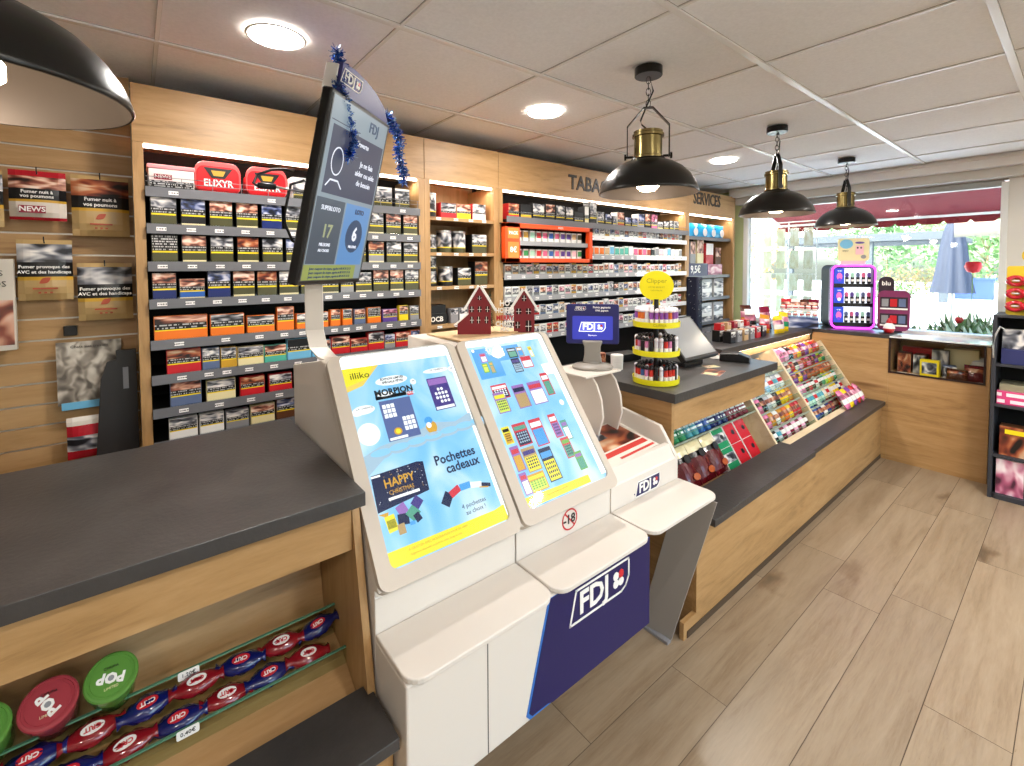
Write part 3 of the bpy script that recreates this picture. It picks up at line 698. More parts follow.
hangbag('a', .158, .19, -.287, 1.79, [(.12, foil_red), (.25, art_skin), (.22, blk), (.05, brand['gold']), (.30, foil_white), (.06, foil_red)], 'red topped tobacco pouch reading news, upper row of the slatted panel', 'Fumer nuit à', 'vos poumons', 'NEWS', seed=2, edge=foil_red)
hangbag('b', .178, .245, -.105, 1.735, [(.06, foil_tan), (.28, art_rust), (.2, blk), (.05, brand['gold']), (.41, foil_tan)], 'tan tobacco pouch with rust picture hanging beside the tall oak cabinet', 'Fumer nuit à', 'vos poumons', seed=4)
hangbag('c', .155, .235, -.275, 1.48, T, 'tan pouch with grey picture, lower row under the red topped pouch', 'Fumer provoque des', 'AVC et des handicaps', seed=6)
hangbag('d', .172, .235, -.10, 1.39, T, 'tan pouch with grey picture, lowest hanging pouch beside the tall cabinet', 'Fumer provoque des', 'AVC et des handicaps', seed=8)
hangbag('e', .15, .21, -.455, 1.76, T, 'pale pouch cut by the picture edge, beside the red topped pouch', 'Fumer nuit à', 'vos poumons', seed=9)
# board with letters, cat print, wrapped leaflet, hook block, leaning dark panel
o = MB().box(-.13, .05, 0, .03, 0, .345, mat('pale_board', '#cfc7ba', .5), front=mat('pale_board', '#cfc7ba', .5)).build('poster_board', None, (SX+.07, -.41, 1.295), (0, 0, R90), bevel=.002)
tag(o, 'pale board with brown picture, hanging below the half hidden pouch', 'board')
MB().poly([(-.12, -.001, .02), (.045, -.001, .02), (.045, -.001, .19), (-.12, -.001, .19)], art_skin).build('picture', o)
txt('N S', .03, mat('soft_black_ink', '#3b3733', .6), o, (-.0, -.002, .29)); txt('DOS', .03, MATS['soft_black_ink'], o, (-.0, -.002, .25))
o = MB().box(-.10, .10, 0, .008, 0, .255, brand['grey'], front=art_grey).box(-.09, .09, -.003, 0, -.02, .01, brand['sky']).build('cat_calendar', None, (SX+.045, -.158, 1.05), (0, 0, R90), bevel=.001)
tag(o, 'grey calendar sheet with a sleeping tabby cat, pinned on the slatted panel', 'calendar'); MB().poly([(-.1, -.0008, .0), (.1, -.0008, 0), (.1, -.0008, .255), (-.1, -.0008, .255)], art('cat_fur_print', [(.35, '#5e564e'), (.48, '#8f867b'), (.56, '#b3a99c'), (.68, '#d0c8bc')], 6)).build('picture', o)
txt('Chats aux trésors', .016, MATS['soft_black_ink'], o, (-.0, -.0022, .235))
o = puffy(.14, .17, .03, [(.2, foil_white), (.25, foil_red), (.35, art_grey), (.2, foil_red)], seed=3).build('magazine_bag', None, (SX+.06, -.165, .83), (0, 0, R90), smooth=True)
tag(o, 'red and grey wrapped magazine hanging under the cat calendar', 'magazine')
o = MB().box(-.02, .02, 0, .03, 0, .04, black).build('hook_block', None, (SX+.034, -.215, 1.33), (0, 0, R90), bevel=.003); tag(o, 'small black hook block between cat calendar and lower pouches', 'hook')
o = MB().prism([(-.10, 0), (.095, 0), (.095, 1.262), (.03, 1.262), (.03, 1.225), (.0, 1.215), (-.02, 1.15)], 1, 0, .03, mat('charcoal_panel', '#2c2a2a', .5)).build('folded_display_panel', None, (SX+.1, -.105, 0), (0, 0, R90), bevel=.002)
tag(o, 'charcoal flat panel standing upright against the slatted wall beside cabinet', 'panel'); MB().box(.05, .068, -.002, 0, 1.10, 1.19, brand['grey']).build('label', o)

# ------------------------------------------------------------------ near counter
NC = thing('near_counter', 'oak sales counter with slate worktop and glass fronted sweet troughs', 'counter', (-1.5, -.5, 0))
wb(MB().box(-1.99, -1.20, -1.6, .462, .962, 1.0, slate), 'worktop', NC, bevel=.002)
wb(MB().prism([(-1.97, 0), (-1.05, 0), (-1.05, .449), (-1.15, .449), (-1.255, .961), (-1.97, .961)], 1, .442, .462, wood_z), 'side_panel', NC)
wb(MB().box(-1.275, -1.25, -1.6, .441, .825, .961, wood_y), 'fascia', NC, bevel=.001)
wb(MB().box(-1.99, -1.96, -1.6, .441, 0, .961, wood_y), 'back_panel', NC)
b = MB(); b.prism([(-1.64, .92), (-1.53, .49), (-1.515, .49), (-1.625, .92)], 1, -1.6, .441, wood_y)
wb(b, 'sloping_panel', NC)
wb(MB().prism([(-1.53, .505), (-1.335, .47), (-1.335, .46), (-1.53, .495)], 1, -1.6, .441, wood_y).prism([(-1.336, .47), (-1.18, .40), (-1.18, .388), (-1.336, .458)], 1, -1.6, .441, wood_y), 'trough_floor', NC)
for x, z0, z1 in ((-1.412, .495, .58), (-1.318, .462, .508)):
    g_ = wb(MB().prism([(x, z0), (x+.006, z0), (x+.006, z1), (x, z1)], 1, -1.6, .440, lipglass).box(x-.0005, x+.0065, -1.6, .440, z1, z1+.0035, glass_edge), 'glass_lip', NC)
    txt_y = .10 if z1 > .55 else .02
    tg = wb(MB().prism(rrect(.045, .022, .004, 3, (.075 if z1 > .55 else .065), z1-.006), 0, x+.0068, x+.0078, white), 'price_tag', NC)
    txt('1,20€' if z1 > .55 else '0,40€', .013, black, tg, (x+.0082, (.075 if z1 > .55 else .065), z1-.006), (pi/2, 0, pi/2))
wb(MB().box(-1.19, -1.0, -1.6, .458, .45, .48, slate), 'ledge', NC, bevel=.002)
wb(MB().box(-1.06, -1.04, -1.6, .441, 0, .449, wood_y), 'front_panel', NC)

def lollytub(y, col, label):
    t = thing('sweet_tub', label, 'sweet tub', (-1.462, y-.012, .566), (0, rad(40), 0), 'round tubs in the upper trough')
    bm = mat('tub_clear_'+col, brandhex[col], .25)
    MB().lathe([(.036, 0), (.041, .01), (.043, .11), (.044, .125)], 32, clear, mats=[clear, clear, clear, clear]).build('body', t, smooth=True)
    MB().lathe([(.034, .006), (.039, .012), (.040, .10), (.038, .104)], 24, bm).build('sweets', t, smooth=True)
    MB().lathe([(.0475, .118), (.0485, .121), (.0485, .136), (.046, .139), (.042, .1395), (.0415, .137), (.037, .137), (.0365, .139), (.001, .1392)], 40, bm, capt=False, capb=True).build('lid', t)
    ra = rad({'green': -105, 'red': -145}[col]); txt('POP', .027, white, t, (.002, 0, .1398), (0, 0, ra), bold=.0012)
    MB().lathe([(.009, .1395), (.009, .1402)], 20, brand['grey'], c=(.002, 0, 0)).build('round_emblem', t)
    txt('CHUPA', .008, black, t, (-.018, 0, .1398), (0, 0, rad(90))); txt('LIMITED', .007, brand['cream'], t, (.022, 0, .1398), (0, 0, rad(90)))
    return t
brandhex = {'green': '#5a8c3c', 'red': '#9c3a42'}
lollytub(-.262, 'green', 'green lidded sweet tub cut off by the picture edge')
lollytub(-.160, 'red', 'red lidded sweet tub between two green lidded tubs')
lollytub(-.058, 'green', 'green lidded sweet tub next to the empty part of the trough')

cb_blue = mat('wrapper_royal_blue', '#101858', .18, coat=.6); cb_red = mat('wrapper_deep_red', '#80121c', .18, coat=.6)
def twist(L, W, m, seed):
    r = random.Random(seed); n, k = 13, 12; vs = []; fs = []
    for i in range(n):
        t = i/(n-1); x = (t-.5)*L
        e = sin(pi*min(1, max(0, (t-.08)/.84))); prof = .10+.90*(max(0, e)**.55)
        if t < .1 or t > .9: prof = .32+.5*(abs(t-.5)-.4)*6
        for j in range(k):
            a = 2*pi*j/k; rr_ = prof*(1+.13*sin(5*a+i*1.3+seed)+r.uniform(-.05, .05))
            vs.append((x, W*rr_*cos(a)*.5, W*.62*rr_*sin(a)*.5))
    for i in range(n-1):
        for j in range(k): fs.append([i*k+j, i*k+(j+1) % k, (i+1)*k+(j+1) % k, (i+1)*k+j])
    fs += [[j for j in range(k)][::-1], [(n-1)*k+j for j in range(k)]]
    return MB().mesh(vs, fs, m)
i = 0
for row, (x, z, y0, n) in enumerate(((-1.386, .552, -.40, 9), (-1.346, .512, -.44, 9))):
    for q in range(n):
        red_ = (q+row) % 2; y = y0+q*.098
        if y > .42: continue
        m = cb_red if red_ else cb_blue
        o = twist(.116, .056, m, i).build('wrapped_sweet', None, (x, y, z), (rad(20), rad(random.uniform(-8, 8)), rad(88+random.uniform(-9, 9))), smooth=True)
        tag(o, f'{"red" if red_ else "blue"} twist wrapped sweet, {ORD[q]} from the near end of the {["back", "front"][row]} row', 'wrapped sweet', 'twist wrapped sweets behind the lower glass lip')
        bd = MB().prism([(.021*cos(a*pi/8), .012*sin(a*pi/8)) for a in range(16)], 2, .0162, .0170, brand['red'] if not red_ else brand['white']); bd.build('oval_badge', o)
        txt('CRIT', .014, white if not red_ else brand['red'], o, (0, 0, .0174), (0, 0, pi), bold=.0004)
        i += 1

# ------------------------------------------------------------------ lottery kiosk
def em(name, col, k=1.0, base=.10, rough=.3):
    c = S(col); return mat(name, tuple(v*base for v in c), rough, emit=tuple(c), es=k)
KK = .86
KI = thing('lottery_kiosk', 'white three bay lottery kiosk with two lit sloping displays and writing ledges', 'kiosk', (-1.5, 1.2, 0))
side = [(-1.95, .30), (-1.17, .30), (-1.17, .738), (-1.142, .745), (-1.56, 1.288), (-1.60, 1.292), (-1.95, 1.222)]
for y0, y1 in ((.470, .954), (.960, 1.444)):
    s_ = side if y0 < .9 else [(-1.95, .30), (-1.17, .30), (-1.17, .738), (-1.142, .745), (-1.56, 1.288), (-1.95, 1.290)]
    wb(MB().prism(s_, 1, y0, y1, white_pl), 'cabinet_body', KI, bevel=.003)
# third bay: open tray for papers
wb(MB().prism([(-1.95, .604), (-1.17, .604), (-1.17, .715), (-1.205, .745), (-1.50, .80), (-1.95, .80)], 1, 1.450, 1.932, white_pl), 'cabinet_body', KI, bevel=.002)
cheek = [(-1.172, .700), (-1.172, .722), (-1.257, .844), (-1.62, .90), (-1.95, .90), (-1.95, .70)]
wb(MB().prism(cheek, 1, 1.914, 1.936, white_pl), 'cheek', KI, bevel=.003)
wb(MB().prism([(x, z) for x, z in [(-1.172, .712), (-1.196, .712), (-1.23, .772), (-1.205, .772)]], 1, 1.452, 1.913, white_pl), 'front_rail', KI, bevel=.002)
for k in range(3):
    y0 = .470+.489*k
    wb(MB().prism(rrect(.2, .482, .05, 6, -1.068, y0+.241, (0, 1, 1, 0)), 2, .604, .620, white_pl), 'writing_ledge', KI, bevel=.004, seg=3)
wb(MB().box(-1.95, -.990, .471, 1.446, .27, .603, white_pl), 'lower_body', KI, bevel=.006)
wb(MB().box(-1.95, -1.30, .50, 1.44, 0, .27, mat('plinth_dark', '#26262a', .6)), 'plinth', KI)
wb(MB().box(-.9905, -.9893, .7085, .7115, .275, .60, mat('door_gap', '#55504c', .8)), 'door_seam', KI)
kblue = mat('lottery_navy', '#151250', .35); kedge = mat('lottery_edge_blue', '#2f6fc0', .35)
wb(MB().prism([(.935, .602), (.846, .292), (.86, .276), (1.446, .276), (1.446, .602)], 0, -.9905, -.9885, kedge), 'front_panel_edge', KI)
fp = wb(MB().prism([(.943, .602), (.856, .297), (.868, .283), (.93, .283), (.95, .2755), (1.4465, .2755), (1.4465, .602)], 0, -.9885, -.987, kblue), 'front_panel', KI)
def clover(m, r, c, ax0, th=.001, red_=None):
    """four leaf clover in local xz plane facing -y"""
    b = MB(); k = 0
    for a in (45, 135, 225, 315):
        p = [(c[0]+r*.62*cos(rad(a))+r*.48*cos(t*pi/5), c[1]+r*.62*sin(rad(a))+r*.48*sin(t*pi/5)) for t in range(10)]
        b.prism(p, 1, -th+ax0, ax0, red_ if (red_ and k == 0) else m); k += 1
    return b
def fdj(parent, w, loc, rot, fg=white, frame=True, bg=None, th=.0015):
    """boxed FDJ mark; local x right, z up, w wide"""
    h = w*.36; b = MB()
    out = [(-w*.5-h*.10, -h*.5), (w*.36, -h*.5), (w*.44, -h*.38), (w*.5, -h*.1), (w*.5, h*.5), (-w*.44, h*.5)]
    if bg: b.prism(out, 1, -th*.5, 0, bg)
    if frame:
        for i in range(len(out)):
            a, c = Vector(out[i]), Vector(out[(i+1) % len(out)]); d = (c-a).normalized()*w*.012; nn = Vector((-d.y, d.x))
            b.prism([tuple(a-d-nn), tuple(c+d-nn), tuple(c+d+nn), tuple(a-d+nn)], 1, -th, 0, fg)
    clover_b = clover(fg, h*.30, (w*.30, 0), 0, th*1.2, brand['red'])
    i = len(b.v); b.v += clover_b.v; b.f += [[j+i for j in f] for f in clover_b.f]; b.uv += clover_b.uv; b.mi += [b._m(clover_b.mats[m]) for m in clover_b.mi]
    o = b.build('logo_panel', parent, loc, rot); 
    t = txt('FDJ', h*.98, fg, parent, loc, (rot[0]+pi/2, 0, rot[2]), bold=h*.025, ext=th*.6)
    R = Euler(rot).to_matrix(); t.location = Vector(loc)+R @ Vector((-w*.14, -th, 0)); return o
fdj(fp, .285, (-.9868, 1.178, .525), (0, 0, R90), white)
bd = wb(MB().box(-1.17, -1.1685, 1.60, 1.605, .64, .645, navy), 'badge', KI)
fdj(bd, .17, (-1.1697, 1.70, .658), (0, 0, R90), white, True, kblue)
# no under-18 roundel
r8 = wb(MB().mesh(*(lambda O_, I_: ([(-1.169, p[0], p[1]) for p in O_]+[(-1.169, p[0], p[1]) for p in I_], [[i, (i+1) % 32, 32+(i+1) % 32, 32+i] for i in range(32)]))([(1.213+.040*cos(a*pi/16), .674+.040*sin(a*pi/16)) for a in range(32)], [(1.213+.034*cos(a*pi/16), .674+.034*sin(a*pi/16)) for a in range(32)]), brand['red']).prism([(1.185, .700), (1.189, .704), (1.241, .648), (1.237, .644)], 0, -1.1695, -1.1685, brand['red']), 'age_roundel', KI)
txt('-18', .047, brand['black'], r8, (-1.1688, 1.211, .674), (pi/2, 0, R90), bold=.001)
# grey folding side leg of the third bay
b = MB(); A = [(-1.075, 1.742, 0), (-.955, 1.885, .602), (-1.12, 1.862, .602), (-1.215, 1.712, 0)]; nrm = (Vector(A[1])-Vector(A[0])).cross(Vector(A[3])-Vector(A[0])).normalized()*.012
vs = A+[tuple(Vector(a)+nrm) for a in A]; b.mesh(vs, [[0, 1, 2, 3], [7, 6, 5, 4], [0, 4, 5, 1], [1, 5, 6, 2], [2, 6, 7, 3], [3, 7, 4, 0]], mat('warm_grey_plastic', '#8c8680', .4))
b.tube([tuple(Vector(p)-nrm*.1) for p in ((-1.155, 1.760, .12), (-1.125, 1.800, .28), (-1.115, 1.82, .335), (-1.04, 1.825, .275), (-1.045, 1.805, .2), (-1.085, 1.76, .05))], .004, MATS['warm_grey_plastic'], 6)
wb(b, 'leg_panel', KI, bevel=.002)
wb(MB().box(-1.23, -1.07, 1.700, 1.724, 0, .012, brand['grey']), 'foot', KI)

# lit displays
e_ = Vector((-.6046, 0, .7966)); n_ = Vector((.7966, 0, .6046)); Rm = Matrix((( 0, e_.x, n_.x), (1, 0, 0), (0, e_.z, n_.z))).to_euler()
def ring(b, w, h, r, iw, ih, ir, cx, cy, icx, icy, z0, z1, m, rt=None):
    O_ = rrect(w, h, r, 5, cx, cy); I_ = rrect(iw, ih, ir, 5, icx, icy); n = len(O_)
    vs = [(x, y, z1) for x, y in O_]+[(x, y, z1) for x, y in I_]+[(x, y, z0) for x, y in O_]+[(x, y, z0) for x, y in I_]
    fs = []
    for i in range(n):
        j = (i+1) % n
        fs += [[i, j, n+j, n+i], [2*n+i, 2*n+j, j, i], [n+i, n+j, 3*n+j, 3*n+i]]
    return b.mesh(vs, fs, m)
frame_m = mat('display_frame_greige', '#c2b7ab', .4)
lbw = em('lightbox_white_glow', '#f4fbff', 1.5)
def display(y0):
    o = MB(); ring(o, .482, .700, .03, .412, .655, .022, .241, .35, .247, .372, -.05, .006, frame_m)
    o.poly([(.0, .0, -.05), (.482, 0, -.05), (.482, .70, -.05), (0, .70, -.05)], white_pl)
    f = o.build('display_frame', KI, Vector((-1.128, y0, .747))-Vector(KI.location), Rm, bevel=0)
    return f
def quads(L, z0=0.0):
    b = MB()
    for k, (m, pts) in enumerate(L):
        if len(pts) == 4 and not isinstance(pts[0], (tuple, list)):
            u0, v0, u1, v1 = pts; pts = [(u0, v0), (u1, v0), (u1, v1), (u0, v1)]
        b.poly([(u, v, z0+.00003*k) for u, v in pts], m)
    return b
sky = em('poster_sky', '#7fc4f2', KK); skyl = em('poster_pale_sky', '#b9dff5', KK); skyd = em('poster_blue', '#4fa3e6', KK); pgrey = em('poster_snow_grey', '#a9c4d8', KK)
py = em('poster_yellow', '#f3e63a', KK); porange = em('poster_amber', '#f4d265', KK); pw = em('poster_white', '#fbfdff', KK*1.1)
pn = em('poster_night', '#1e2a50', .8); pv = em('poster_violet', '#4b3f8c', .8); pk = em('poster_dark_ink', '#14161c', .5); pb = em('poster_card_blue', '#5f6fa4', .8)
pred = em('poster_red', '#d23a4a', .9); pgold = em('poster_gold', '#d8a43c', .9); pgreen = em('poster_green', '#6fae4a', .9); pteal = em('poster_teal', '#58a08a', .9); ppur = em('poster_purple', '#9a6fb8', .9); ptan = em('poster_tan', '#b99a6a', .9); plime = em('poster_lime', '#c9dc5a', 1.0)
def sky_mat():
    w = NT('poster_sky_print', .3); tc = w.n('ShaderNodeTexCoord'); n = w.n('ShaderNodeTexNoise', i_Scale=2.2, i_Detail=3.0, i_Distortion=.8); w.l(tc.outputs['UV'], n.inputs['Vector'])
    c = w.ramp(n.outputs['Fac'], [(.30, '#62b4f0'), (.46, '#93cff5'), (.56, '#c0e2f7'), (.68, '#e2f2fb')]); w.l(c, w.b.inputs['Emission Color']); w.b.inputs['Emission Strength'].default_value = KK
    w.b.inputs['Base Color'].default_value = (.04, .08, .12, 1); return w.m
skyp = sky_mat()
def etxt(s, size, m, parent, u, v, al='CENTER', bold=0, sx=1, rz=0): return txt(s, size, m, parent, (u, v, .0022), (0, 0, rz), ext=.0002, al=al, bold=bold, sx=sx)
IN = (.041, .0445, .453, .6995)
def inner(L): return [(m, p) for m, p in L]
f1 = display(.470)
L = [(skyp, (.041, .045, .453, .699)), (lbw, (.041, .655, .453, .699)), (lbw, (.441, .06, .453, .66)), (porange, [(.043, .572), (.10, .588), (.17, .655), (.043, .655)]), (py, [(.043, .590), (.12, .61), (.15, .655), (.043, .655)]),
     (pgrey, [(.043, .30), (.12, .35), (.2, .36), (.3, .355), (.45, .37), (.45, .42), (.38, .40), (.3, .415), (.2, .39), (.1, .38), (.043, .36)]),
     (py, [(.043, .09), (.41, .088), (.45, .095), (.45, .048), (.043, .048)])]
p1 = quads(L, -.004).build('poster', f1)

L = [(pw, disc(.078, .425, .036)), (pw, disc(.082, .505, .036, .015)), (pw, disc(.06, .50, .02, .012)), (pw, disc(.20, .59, .058, .017)), (pw, disc(.375, .60, .052, .0095)), (pw, disc(.438, .596, .011)), (pw, disc(.275, .572, .011))]
for k in range(7): # scalloped icing edge
    L.append((pgrey, disc(.10+k*.062, .352+.004*k, .033, .012))); L.append((skyp, disc(.10+k*.062, .360+.004*k, .034, .011)))
# morpion card
L += [(pb, (.134, .385, .245, .522)), (pw, (.139, .388, .2, .396))]
for cx, cy in ((.142, .462), (.198, .410)):
    for i in range(3):
        for j in range(3): L.append((pw, (cx+i*.0145, cy+j*.0165, cx+i*.0145+.012, cy+j*.0165+.0135)))
L += [(pk, (.128, .528, .262, .540)), (pw, disc(.165, .545, .03, .008)), (pgold, disc(.172, .413, .014, .012)), (py, disc(.172, .413, .008)), (pred, (.24, .525, .262, .538))]
# violet card
L += [(pv, (.325, .45, .405, .572)), (pw, (.329, .453, .401, .463)), (ppur, (.328, .545, .402, .568))]
for i in range(4):
    for j in range(4):
        if (i, j) not in ((0, 3), (3, 3), (0, 0)): L.append((pw, disc(.345+i*.0135, .48+j*.0155, .0055, .006, 8)))
# robin
L += [(pgold, disc(.288, .400, .020, .022)), (skyd, disc(.284, .424, .015, .013)), (pw, disc(.281, .408, .009, .010)), (pgrey, disc(.285, .377, .02, .006))]
# night gift sleeve
L += [(pn, [(.045, .195), (.215, .212), (.222, .300), (.20, .305), (.05, .300)]), (pw, (.085, .218, .185, .226)), (pw, (.05, .292, .078, .298)), (pgold, [(.045, .19), (.07, .175), (.075, .19)])]
rr = random.Random(2)
for k in range(46):
    u = rr.uniform(.05, .215); v = rr.uniform(.215, .298); L.append((pw if k % 3 else pgold, disc(u, v, .0012, .0014, 6)))
for (m, u, v, w, h, a) in ((py, .075, .158, .03, .045, 5), (ppur, .115, .185, .03, .03, 20), (pn, .112, .158, .034, .03, -8), (pteal, .145, .165, .034, .034, 35), (pv, .165, .19, .03, .03, 40), (ptan, .10, .135, .022, .028, 0), (pn, .155, .15, .02, .024, 20), (skyd, .135, .14, .016, .01, 0), (pn, .262, .168, .04, .03, 50), (pred, .295, .182, .04, .022, 20), (skyd, .335, .187, .04, .02, 0), (pw, .375, .180, .042, .018, -12), (pn, .41, .17, .034, .012, -18), (pgold, .40, .165, .034, .004, -14)):
    c_, s_ = cos(rad(a)), sin(rad(a)); L.append((m, [(u+x*c_-y*s_, v+x*s_+y*c_) for x, y in ((-w/2, -h/2), (w/2, -h/2), (w/2, h/2), (-w/2, h/2))]))
for k in range(9): L.append((pk, (.063+k*.0028, .145, .064+k*.0028+.0006, .168)))
p1b = quads(L, -.0034).build('poster_print', f1)
tk = pk; etxt('illiko', .032, pk, f1, .095, .622, sx=1.1); etxt('ÉDITION LIMITÉE', .011, pk, f1, .20, .595, bold=.0003); etxt('SPÉCIALE FÊTES', .011, pk, f1, .20, .583, bold=.0003)
etxt('MORPION', .030, pk, f1, .195, .548, bold=.0012); etxt('MAG', .014, pw, f1, .25, .532); etxt('DE TEMPÊTE', .010, pk, f1, .375, .60); etxt('5€', .010, pk, f1, .438, .596); etxt('5€', .010, pk, f1, .275, .572)
etxt('LA CHANCE', .010, pk, f1, .083, .508); etxt('HAPPY', .036, pgold, f1, .130, .265, bold=.0006, sx=.9); etxt('CHRISTMAS', .018, pgold, f1, .130, .238, sx=.85)
etxt('Pochettes', .042, pn, f1, .335, .287, bold=.0010, sx=.92); etxt('cadeaux', .042, pn, f1, .352, .253, bold=.0010, sx=.92); etxt('4 pochettes', .019, pn, f1, .345, .130); etxt('au choix !', .019, pn, f1, .345, .110)
etxt("À GRATTER AVEC MODÉRATION POUR DE VRAI", .009, pgold, f1, .20, .077); etxt("Règlement disponible en point de vente. Tirage au sort.", .0075, pgold, f1, .19, .064)
MB().box(.042, .452, .046, .698, .0030, .0040, clear).build('cover_glass', f1)
# black hairline seam on the side of the frame
f2 = display(.962)
L = [(skyp, (.041, .045, .453, .699)), (skyd, (.06, .595, .30, .66)), (skyd, (.06, .53, .18, .60)), (lbw, (.041, .672, .453, .699)), (lbw, (.428, .06, .453, .69)), (lbw, (.38, .50, .453, .55)), (py, [(.046, .085), (.36, .078), (.36, .05), (.046, .05)])]
quads(L, -.004).build('poster', f2)
L = []; CARDS = []
def card(u0, v0, u1, v1, a, b_, c_=None, grid=None):
    L = []
    L.append((a, (u0, v0, u1, v1))); L.append((b_, (u0+.004, v0+.004, u1-.004, v0+(v1-v0)*.62))); L.append((c_ or pw, (u0+.004, v1-(v1-v0)*.30, u1-.004, v1-(v1-v0)*.12)))
    if grid:
        nx, ny = 5, 4; w = (u1-u0-.014)/nx; h = (v1-v0)*.5/ny
        for i in range(nx):
            for j in range(ny): L.append((grid, disc(u0+.007+w*(i+.5), v0+.01+h*(j+.5), w*.36, h*.36, 8)))
    quads(L, -.0034+.0004*(len(CARDS) % 4)).build('scratch_card', f2); CARDS.append(1)
card(.092, .60, .122, .64, ppur, pw, pred); card(.085, .555, .112, .595, pgreen, plime, py); card(.118, .548, .140, .60, pteal, ptan, pgold)
card(.232, .60, .278, .645, pk, pteal, pgrey); card(.232, .533, .276, .597, pn, pgrey, pv, pn); card(.284, .60, .315, .645, ptan, skyd, pw); card(.283, .545, .338, .598, pred, pw, pred); card(.345, .59, .365, .64, py, pw, pgold)
card(.085, .44, .16, .50, pred, pn, pw, pw); card(.080, .385, .136, .468, ppur, plime, py, pn); card(.178, .385, .240, .482, ppur, ptan, pn); card(.258, .385, .330, .482, ppur, pw, pred); L.append((pgreen, (.268, .405, .318, .455))); card(.345, .41, .385, .51, pred, pteal, pw)
card(.058, .27, .094, .335, py, pgold, pk, pk); card(.108, .25, .172, .335, pred, pn, pteal, pgrey); card(.188, .23, .248, .335, pred, skyd, pw); card(.060, .17, .10, .26, ppur, pgold, pred); card(.105, .155, .168, .242, ptan, py, pv, pn); card(.055, .09, .088, .165, ppur, pw, pred)
card(.178, .10, .238, .222, pn, py, skyd, pn); card(.085, .088, .165, .15, pgold, plime, py, pgreen); card(.29, .24, .33, .335, pred, ppur, pw, pn); card(.30, .155, .345, .235, pred, pteal, pgreen, pn); card(.335, .10, .375, .17, pgreen, pteal, ppur); card(.338, .22, .372, .30, pteal, pw, ppur)
L.append((pw, disc(.205, .625, .011))); L.append((pw, disc(.07, .655, .007))); L.append((pw, disc(.395, .37, .012)))
quads(L, -.0034).build('poster_print', f2)
etxt('Jeux de grattage, joueurs majeurs uniquement', .0075, pgold, f2, .17, .068)
MB().box(.042, .452, .046, .698, .0030, .0040, clear).build('cover_glass', f2)
# bracket for the customer display behind the third bay
for y in (1.66, 1.80):
    wb(MB().prism([(-1.68, 1.080), (-1.46, 1.080), (-1.43, 1.05), (-1.40, .98), (-1.39, .90), (-1.42, .80), (-1.68, .80)], 1, y, y+.012, white_pl), 'bracket', KI, bevel=.003)
wb(MB().box(-1.68, -1.44, 1.60, 1.86, 1.0805, 1.091, white_pl), 'bracket_top', KI, bevel=.003)
ng = MB()
ng.prism([(-1.30, .005), (-1.30, .02), (-1.30, .02)], 1, 0, .001, white)
# papers in the third bay
for k, (dx, dy, rz, la) in enumerate(((0, 0, .06, 'folded newspaper with red banner lying in the open kiosk tray'),)):
    b = MB(); paper = mat('news_paper', '#ddd5cc', .6); redp = mat('news_red', '#c23a34', .5)
    t = thing('newspaper', la, 'newspaper', (-1.365, 1.685, .785), (0, rad(10.6), rz)); t.location = (-1.365, 1.690, .7850)
    for q in range(4): b.box(-.125+.002*q, .150-.003*q, -.20+.003*q, .19-.004*q, .0035*q, .0035*q+.0028, paper)
    b.build('sheets', t)
    quads([(art_rust, (-.11, -.18, .055, .16)), (art_grey, (-.118, -.185, -.02, .0)), (redp, (.065, -.19, .095, .16)), (redp, (.115, -.10, .128, .165))], .0138).build('front_page', t)
# ---- customer display
CD = thing('customer_display', 'navy customer display with boxed lottery mark on a grey oval stand', 'customer display', (-1.545, 1.765, 1.0915), rad(41))
gp = mat('warm_grey_stand', '#8f8a84', .4)
MB().lathe([(1, 0), (1.03, .004), (1.03, .012), (.9, .022), (.45, .03), (.42, .036)], 36, gp).xf(Matrix.Diagonal((.098, .07, 1, 1))).build('base', CD, smooth=True, auto=35)
MB().prism([(-.048, .03), (.048, .03), (.040, .07), (.040, .11), (.05, .14), (-.05, .14), (-.040, .11), (-.040, .07)], 1, -.018, .018, gp).build('stem', CD, bevel=.006)
hd = MB(); hd.prism(rrect(.262, .200, .012, 4, 0, .255), 1, -.032, .01, navy).build('housing', CD, rot=(rad(-6), 0, 0), loc=(0, .02, -.035), bevel=.004)
scr = em('display_navy_glow', '#3a3fae', .8)
s1 = MB().prism(rrect(.20, .118, .006, 3, 0, .235), 1, -.0335, -.032, scr).build('screen', CD, rot=(rad(-6), 0, 0), loc=(0, .02, -.035))
pwm = em('display_white_ink', '#ffffff', 1.2)
fdj(s1, .125, (0, -.034, .24), (0, 0, 0), pwm, True, em('display_mid_blue', '#5a62d8', .9)); txt('Bienvenue', .010, pwm, s1, (0, -.034, .198))
sb_ = MB().prism(rrect(.19, .03, .004, 3, 0, .322), 1, -.0335, -.032, navy).build('header', CD, rot=(rad(-6), 0, 0), loc=(0, .02, -.035))
fdj(sb_, .052, (-.06, -.034, .332), (0, 0, 0), white, True); txt('Points gagnants', .014, white, sb_, (.045, -.034, .338), bold=.0004); txt('100% gagnant', .012, white, sb_, (.045, -.034, .322), bold=.0003)

